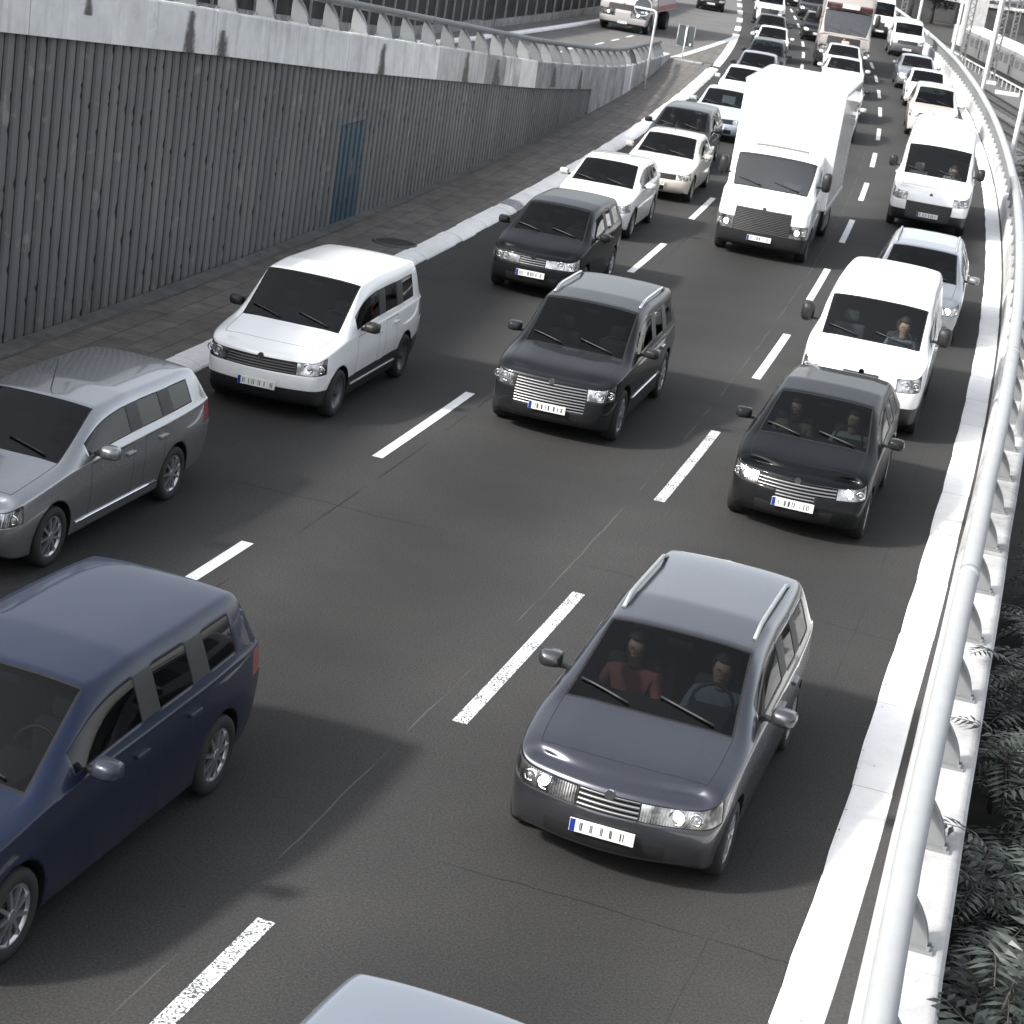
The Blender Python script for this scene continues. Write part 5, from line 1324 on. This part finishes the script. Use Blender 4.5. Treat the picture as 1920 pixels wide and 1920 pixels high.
# heavy lorry
sp = spec_van(2.4, 1.24, 3.45, 1.5, .16, 1.62, .5, 2.85, bulge=.1, axles=(1.35,), Rw=.5, wd=.3, lamp=[2], lampwide=True, grille=[(3, 1, 5), (4, 1, 5)], bumper=[0, 1], msize=(.26, .6), mz=.75, wr=.93, crease=(.4, .5), skirt=2, zb=([0, 2.4], [.38, .42]), seat_z=1.5, seat_dx=.4, black_front=[])
sp['st'] = [0, .08, .12, .17, .33, .5, 1.2, 1.3, 1.6, 1.8, 2.1, 2.3, 2.4]; sp['belt'] = ([0, .17, 2.4], [1.55, 1.62, 1.62]); sp['top'] = ([0, .12, .17, .5, .75, 1.1, 2.4], [1.6, 1.66, 1.7, 2.75, 3.0, 3.4, 3.45]); sp['plan'] = ([0, .1, .3, 2.4], [.95, .97, 1, 1]); sp['nose'] = [.06, .02, 0, .01, .03, .04, .05, .06]; sp['zwt'] = 2.7
r_, _, dx_ = V('lorry', 'big beige lorry with maroon trim above its windscreen in the middle lane', 'truck', sp, BEIGE, place((1577, 104), .75, 2.4, 0, 0), G2, mirror=MT['black'], interior='pale', lvl=2, wheels='steel', sglass='wside', handles=False, glass='wind_truck')
m = MB(); m.prism([(.38, 2.78), (.3, 3.0), (.5, 3.06), (.62, 2.9)], -1.08, 1.08, 'y'); v_ = m.build('sun_visor', MAROON, r_, bevel=.02); v_.location.x = dx_
m = MB(); m.box((.27, -.45, 2.87), (.31, .35, 3.06)); v2 = m.build('visor_panel', MT['paper'], v_)
m = MB(); m.box((2.6+dx_, -1.25, 1.0), (9.0+dx_, 1.25, 3.7)); m.build('cargo_box', BEIGE, r_, bevel=.04); m = MB(); m.box((2.4+dx_, -.5, .6), (8.8+dx_, .5, .98)); m.build('chassis', MT['black'], r_)
for x in (5.9, 7.2):
    for sg in (1, -1): add_wheel(r_, x+dx_, sg*1.0, .5, .5, 'steel')
for sg in (1, -1):
    m = MB(); m.box((.02+dx_, sg*1.22-.05, 1.0), (1.9+dx_, sg*1.22+.05, 1.12)); m.build('trim_strip', MAROON, r_)
V('saloon_car', 'dark saloon with lamps and pale plate in the gap left of the lorry', 'car', spec_car(4.5, .89, 1.45, 1.2, 2.05, .7, .97, 'sedan'), DARKG, lane(139.3, 2.4, 4.5), G2, lvl=1, lit=True)
V('hatchback', 'dark car directly behind the lorry, its left wheels showing', 'car', spec_car(4.2, .88, 1.5), BLACKP, lane(116.5, 2.75, 4.2), G2, lvl=1)
V('hatchback', 'distant dark car in the middle lane cut by the top frame edge', 'car', spec_car(4.2, .88, 1.5), BLACKP, lane(151, 3.0, 4.2), G2, lvl=1)

# --- railway side lane
sp = spec_car(4.4, .9, 1.52, 1.08, 1.95, .76, 1.02, 'estate', bulge=.17, lampwide=True, rglass='wside')
r_, _, dx_ = V('estate_car', 'slate blue estate car with shiny roof edges, alone at lower centre', 'car', sp, STEELB, lane(14.7, -1.88, 4.4), G3, lvl=3, wheels='multi', grille='grille_chrome', lit=True, rails=MT['steel'])
person_in(r_, dx_, 2.08, .38, .44, 'person in a faded red top in the passenger seat of the slate blue estate', MT['cloth_red']); person_in(r_, dx_, 2.08, -.38, .44, 'person in dark clothing driving the slate blue estate')
sp = spec_car(4.2, .88, 1.48, 1.0, 1.86, .75, 1.02, 'hatch', bulge=.2, grille=[(3, 1, 5), (2, 2, 4)], nose=[.16, .06, .0, .03, .1, .14, .18, .24])
r_, _, dx_ = V('hatchback', 'black hatchback with headlamps on, close in front of the white panel van', 'car', sp, BLACKP, lane(24.3, -1.68, 4.2), G3, lvl=3, lit=True, grille='grille_chrome')
person_in(r_, dx_, 2.0, .38, .42, 'person in a brownish top in the passenger seat of the black hatchback', plain('cloth_brown', (.2, .13, .1), .9)); person_in(r_, dx_, 2.0, -.38, .42, 'person in a pale top driving the black hatchback', MT['seat_pale'])
sp = spec_van(4.8, .95, 1.96, .98, .9, 1.25, 1.55, 1.8, wr=.83, lamp=[3], bulge=.16)
r_, _, dx_ = V('panel_van', 'white low roofed panel van tailgating the black hatchback', 'van', sp, WHITE, lane(30.0, -1.75, 4.8), G3, lvl=3, mirror=MT['black'], wheels='steel', glass='wind_clear')
person_in(r_, dx_, 1.68, -.42, .68, 'person in a dark jacket driving the white low roofed panel van')
sp = spec_car(4.7, .9, 1.5, 1.2, 2.05, .74, 1., 'estate', rglass='wside')
V('estate_car', 'silver grey estate car with roof rails and lamps on, behind the low white van', 'car', sp, GREYS, lane(37.7, -2.0, 4.7), G3, rails=MT['steel'], lit=True)
sp = spec_van(5.5, 1.0, 2.48, .98, .78, 1.32, 1.5, 2.02, grille=[(1, 1, 5), (2, 1, 5)], bumper=[0, 1], zwt=1.95, bulge=.13, skirt=1)
r_, _, dx_ = V('panel_van', 'white high roofed van with black mirrors beside the box truck', 'van', sp, WHITE, place((1738, 405), .46, 5.5, 0, 0), G3, lvl=3, mirror=MT['black'], interior='pale', wheels='steel', plate_z=.46, glass='wind_clear')
person_in(r_, dx_, 1.62, -.44, .7, 'person in dark clothing driving the white high roofed van')
sp = spec_car(4.6, .9, 1.72, 1.12, 1.9, .9, 1.12, 'suv', Rw=.36, grille=[(2, 1, 5), (3, 1, 5)])
V('off_roader', 'cream off road car with dark grille behind the high roofed van', 'car', sp, CREAM, lane(74.3, -1.75, 4.6), G3, lvl=2)
V('hatchback', 'white car with violet tinted windscreen behind the cream off road car', 'car', spec_car(4.2, .87, 1.48), WHITE, lane(85.6, -1.75, 4.2), G3, lvl=2)
V('saloon_car', 'silver saloon with headlamps on behind the violet glass car', 'car', spec_car(4.6, .89, 1.45, 1.22, 2.05, .72, .98, 'sedan'), GREYS, lane(94.0, -1.6, 4.6), G3, lit=True, lvl=2)
sp = spec_van(4.7, .94, 1.95, .95, .85, 1.22, 1.5, 1.78, bumper=[0, 1, 2], grille=[(3, 1, 5)])
V('delivery_van', 'white low van with grey bumper at the bend by the lamp columns', 'van', sp, WHITE, lane(115.5, -2.15, 4.7), G3, lvl=2, bumper=MT['rim_dark'])
sp = spec_van(5.8, 1.0, 2.6, 1.0, .85, 1.32, 1.55, 2.1, zwt=1.98)
V('delivery_van', 'tall white van with lamps on beside the beige lorry', 'van', sp, WHITE, lane(129.5, -1.4, 5.8), G3, lvl=2, lit=True, mirror=MT['black'])
sp = spec_car(4.4, .89, 1.5, 1.1, 1.95, .74, 1., 'estate')
BLUEG = paint('blue_grey_paint', (.2, .225, .26), .4, .3)
V('estate_car', 'pale silver blue car cut by the bottom frame edge, only its roof end showing', 'car', sp, BLUEG, lane(6.5, -2.2, 4.4), G3, lvl=3, antenna=False)

# --- slip road
sp = spec_van(2.6, 1.22, 2.9, 1.35, .3, 1.55, .8, 2.5, bulge=.1, axles=(1.2,), Rw=.46, wd=.3, lamp=[2], lampwide=True, grille=[(3, 1, 5)], bumper=[0], msize=(.22, .5), mz=.5, wr=.93, skirt=0)
sp['st'] = [0, .12, .2, .3, .55, .8, 1.5, 1.6, 1.9, 2.1, 2.3, 2.5, 2.6]; sp['belt'] = ([0, .3, 2.6], [1.35, 1.5, 1.5]); sp['top'] = ([0, .2, .3, .8, 1.1, 2.6], [1.4, 1.52, 1.57, 2.5, 2.8, 2.9]); sp['plan'] = ([0, .1, .3, 2.6], [.94, .97, 1, 1]); sp['nose'] = [.06, .02, 0, .01, .04, .06, .08, .1]; sp['zb'] = ([0, 2.6], [.35, .4])
fx, fy = ground_at(1163, 56, .1); bx, by = ground_at(1258, 33, .1); hd = math.atan2(by-fy, bx-fx); p0 = (fx+1.3*math.cos(hd), fy+1.3*math.sin(hd), .012)
r_, _, dx_ = V('delivery_truck', 'grey white delivery truck with faded red stripe coming down the slip road', 'truck', sp, paint('grey_truck_paint', (.36, .34, .34), 0, .4), (p0, hd), 'vehicles on the slip road', lit=True, mirror=MT['black'], lvl=1, wheels='steel', handles=False)
m = MB(); m.box((2.7+dx_, -1.22, 1.0), (8.4+dx_, 1.22, 3.5)); cb = m.build('cargo_box', plain('box_grey', (.4, .38, .38), .5), r_, bevel=.04)
m = MB()
for y in (-1.224, 1.224): m.box((2.72+dx_, y-.006, 1.06), (8.38+dx_, y+.006, 1.3))
m.build('side_stripe', plain('faded_red', (.28, .09, .09), .5), cb)
m = MB(); m.box((2.4+dx_, -.5, .55), (8.2+dx_, .5, .98)); m.build('chassis', MT['black'], r_)
for sg in (1, -1): add_wheel(r_, 6.4+dx_, sg*.98, .46, .46, 'steel')
gx, gy = ground_at(1332, 10, .35); tt, oo = to_road(gx, gy)
V('hatchback', 'dark car at the top frame edge behind the delivery truck on the slip road', 'car', spec_car(4.2, .88, 1.5), BLACKP, lane(tt, oo, 4.2), 'vehicles on the slip road', lvl=1)
# ------------------------------------------------------------------ camera, sun, sky
r, u, fw = cam_axes()
cam = bpy.data.cameras.new('camera'); co = bpy.data.objects.new('camera', cam); col.objects.link(co)
co.matrix_world = Matrix(((r.x, u.x, -fw.x, 0), (r.y, u.y, -fw.y, 0), (r.z, u.z, -fw.z, CAMZ), (0, 0, 0, 1)))
cam.sensor_width = 36; cam.sensor_fit = 'HORIZONTAL'; cam.lens = 36*F_PX/1920; cam.clip_start = .5; cam.clip_end = 5000
cam.dof.use_dof = True; cam.dof.focus_distance = 19.; cam.dof.aperture_fstop = 7.
scene.camera = co
EL = 38.; AZ = 29.   # shadows fall to the right and slightly away
d = Vector((-math.cos(R(AZ))*math.cos(R(EL)), -math.sin(R(AZ))*math.cos(R(EL)), math.sin(R(EL))))
s = bpy.data.lights.new('sun', 'SUN'); s.energy = 2.5; s.angle = R(4.); s.color = (1., .97, .93)
so = bpy.data.objects.new('sun', s); col.objects.link(so); so.rotation_euler = (-d).to_track_quat('-Z', 'Y').to_euler()
w = bpy.data.worlds.new('World'); scene.world = w; w.use_nodes = True
n = w.node_tree.nodes; l = w.node_tree.links
sk = n.new('ShaderNodeTexSky'); sk.sky_type = 'NISHITA'; sk.sun_disc = False; sk.sun_elevation = R(EL); sk.sun_rotation = math.atan2(d.x, d.y); sk.dust_density = 3.; sk.air_density = 1.; sk.ozone_density = 1.
hs = n.new('ShaderNodeHueSaturation'); hs.inputs['Saturation'].default_value = .3
l.new(sk.outputs[0], hs.inputs['Color']); l.new(hs.outputs[0], n['Background'].inputs[0]); n['Background'].inputs[1].default_value = .15
scene.view_settings.view_transform = 'Standard'; scene.view_settings.look = 'None'; scene.view_settings.exposure = 1.2; scene.view_settings.gamma = 1.
scene.cycles.max_bounces = 8; scene.cycles.transparent_max_bounces = 16; scene.cycles.use_denoising = True
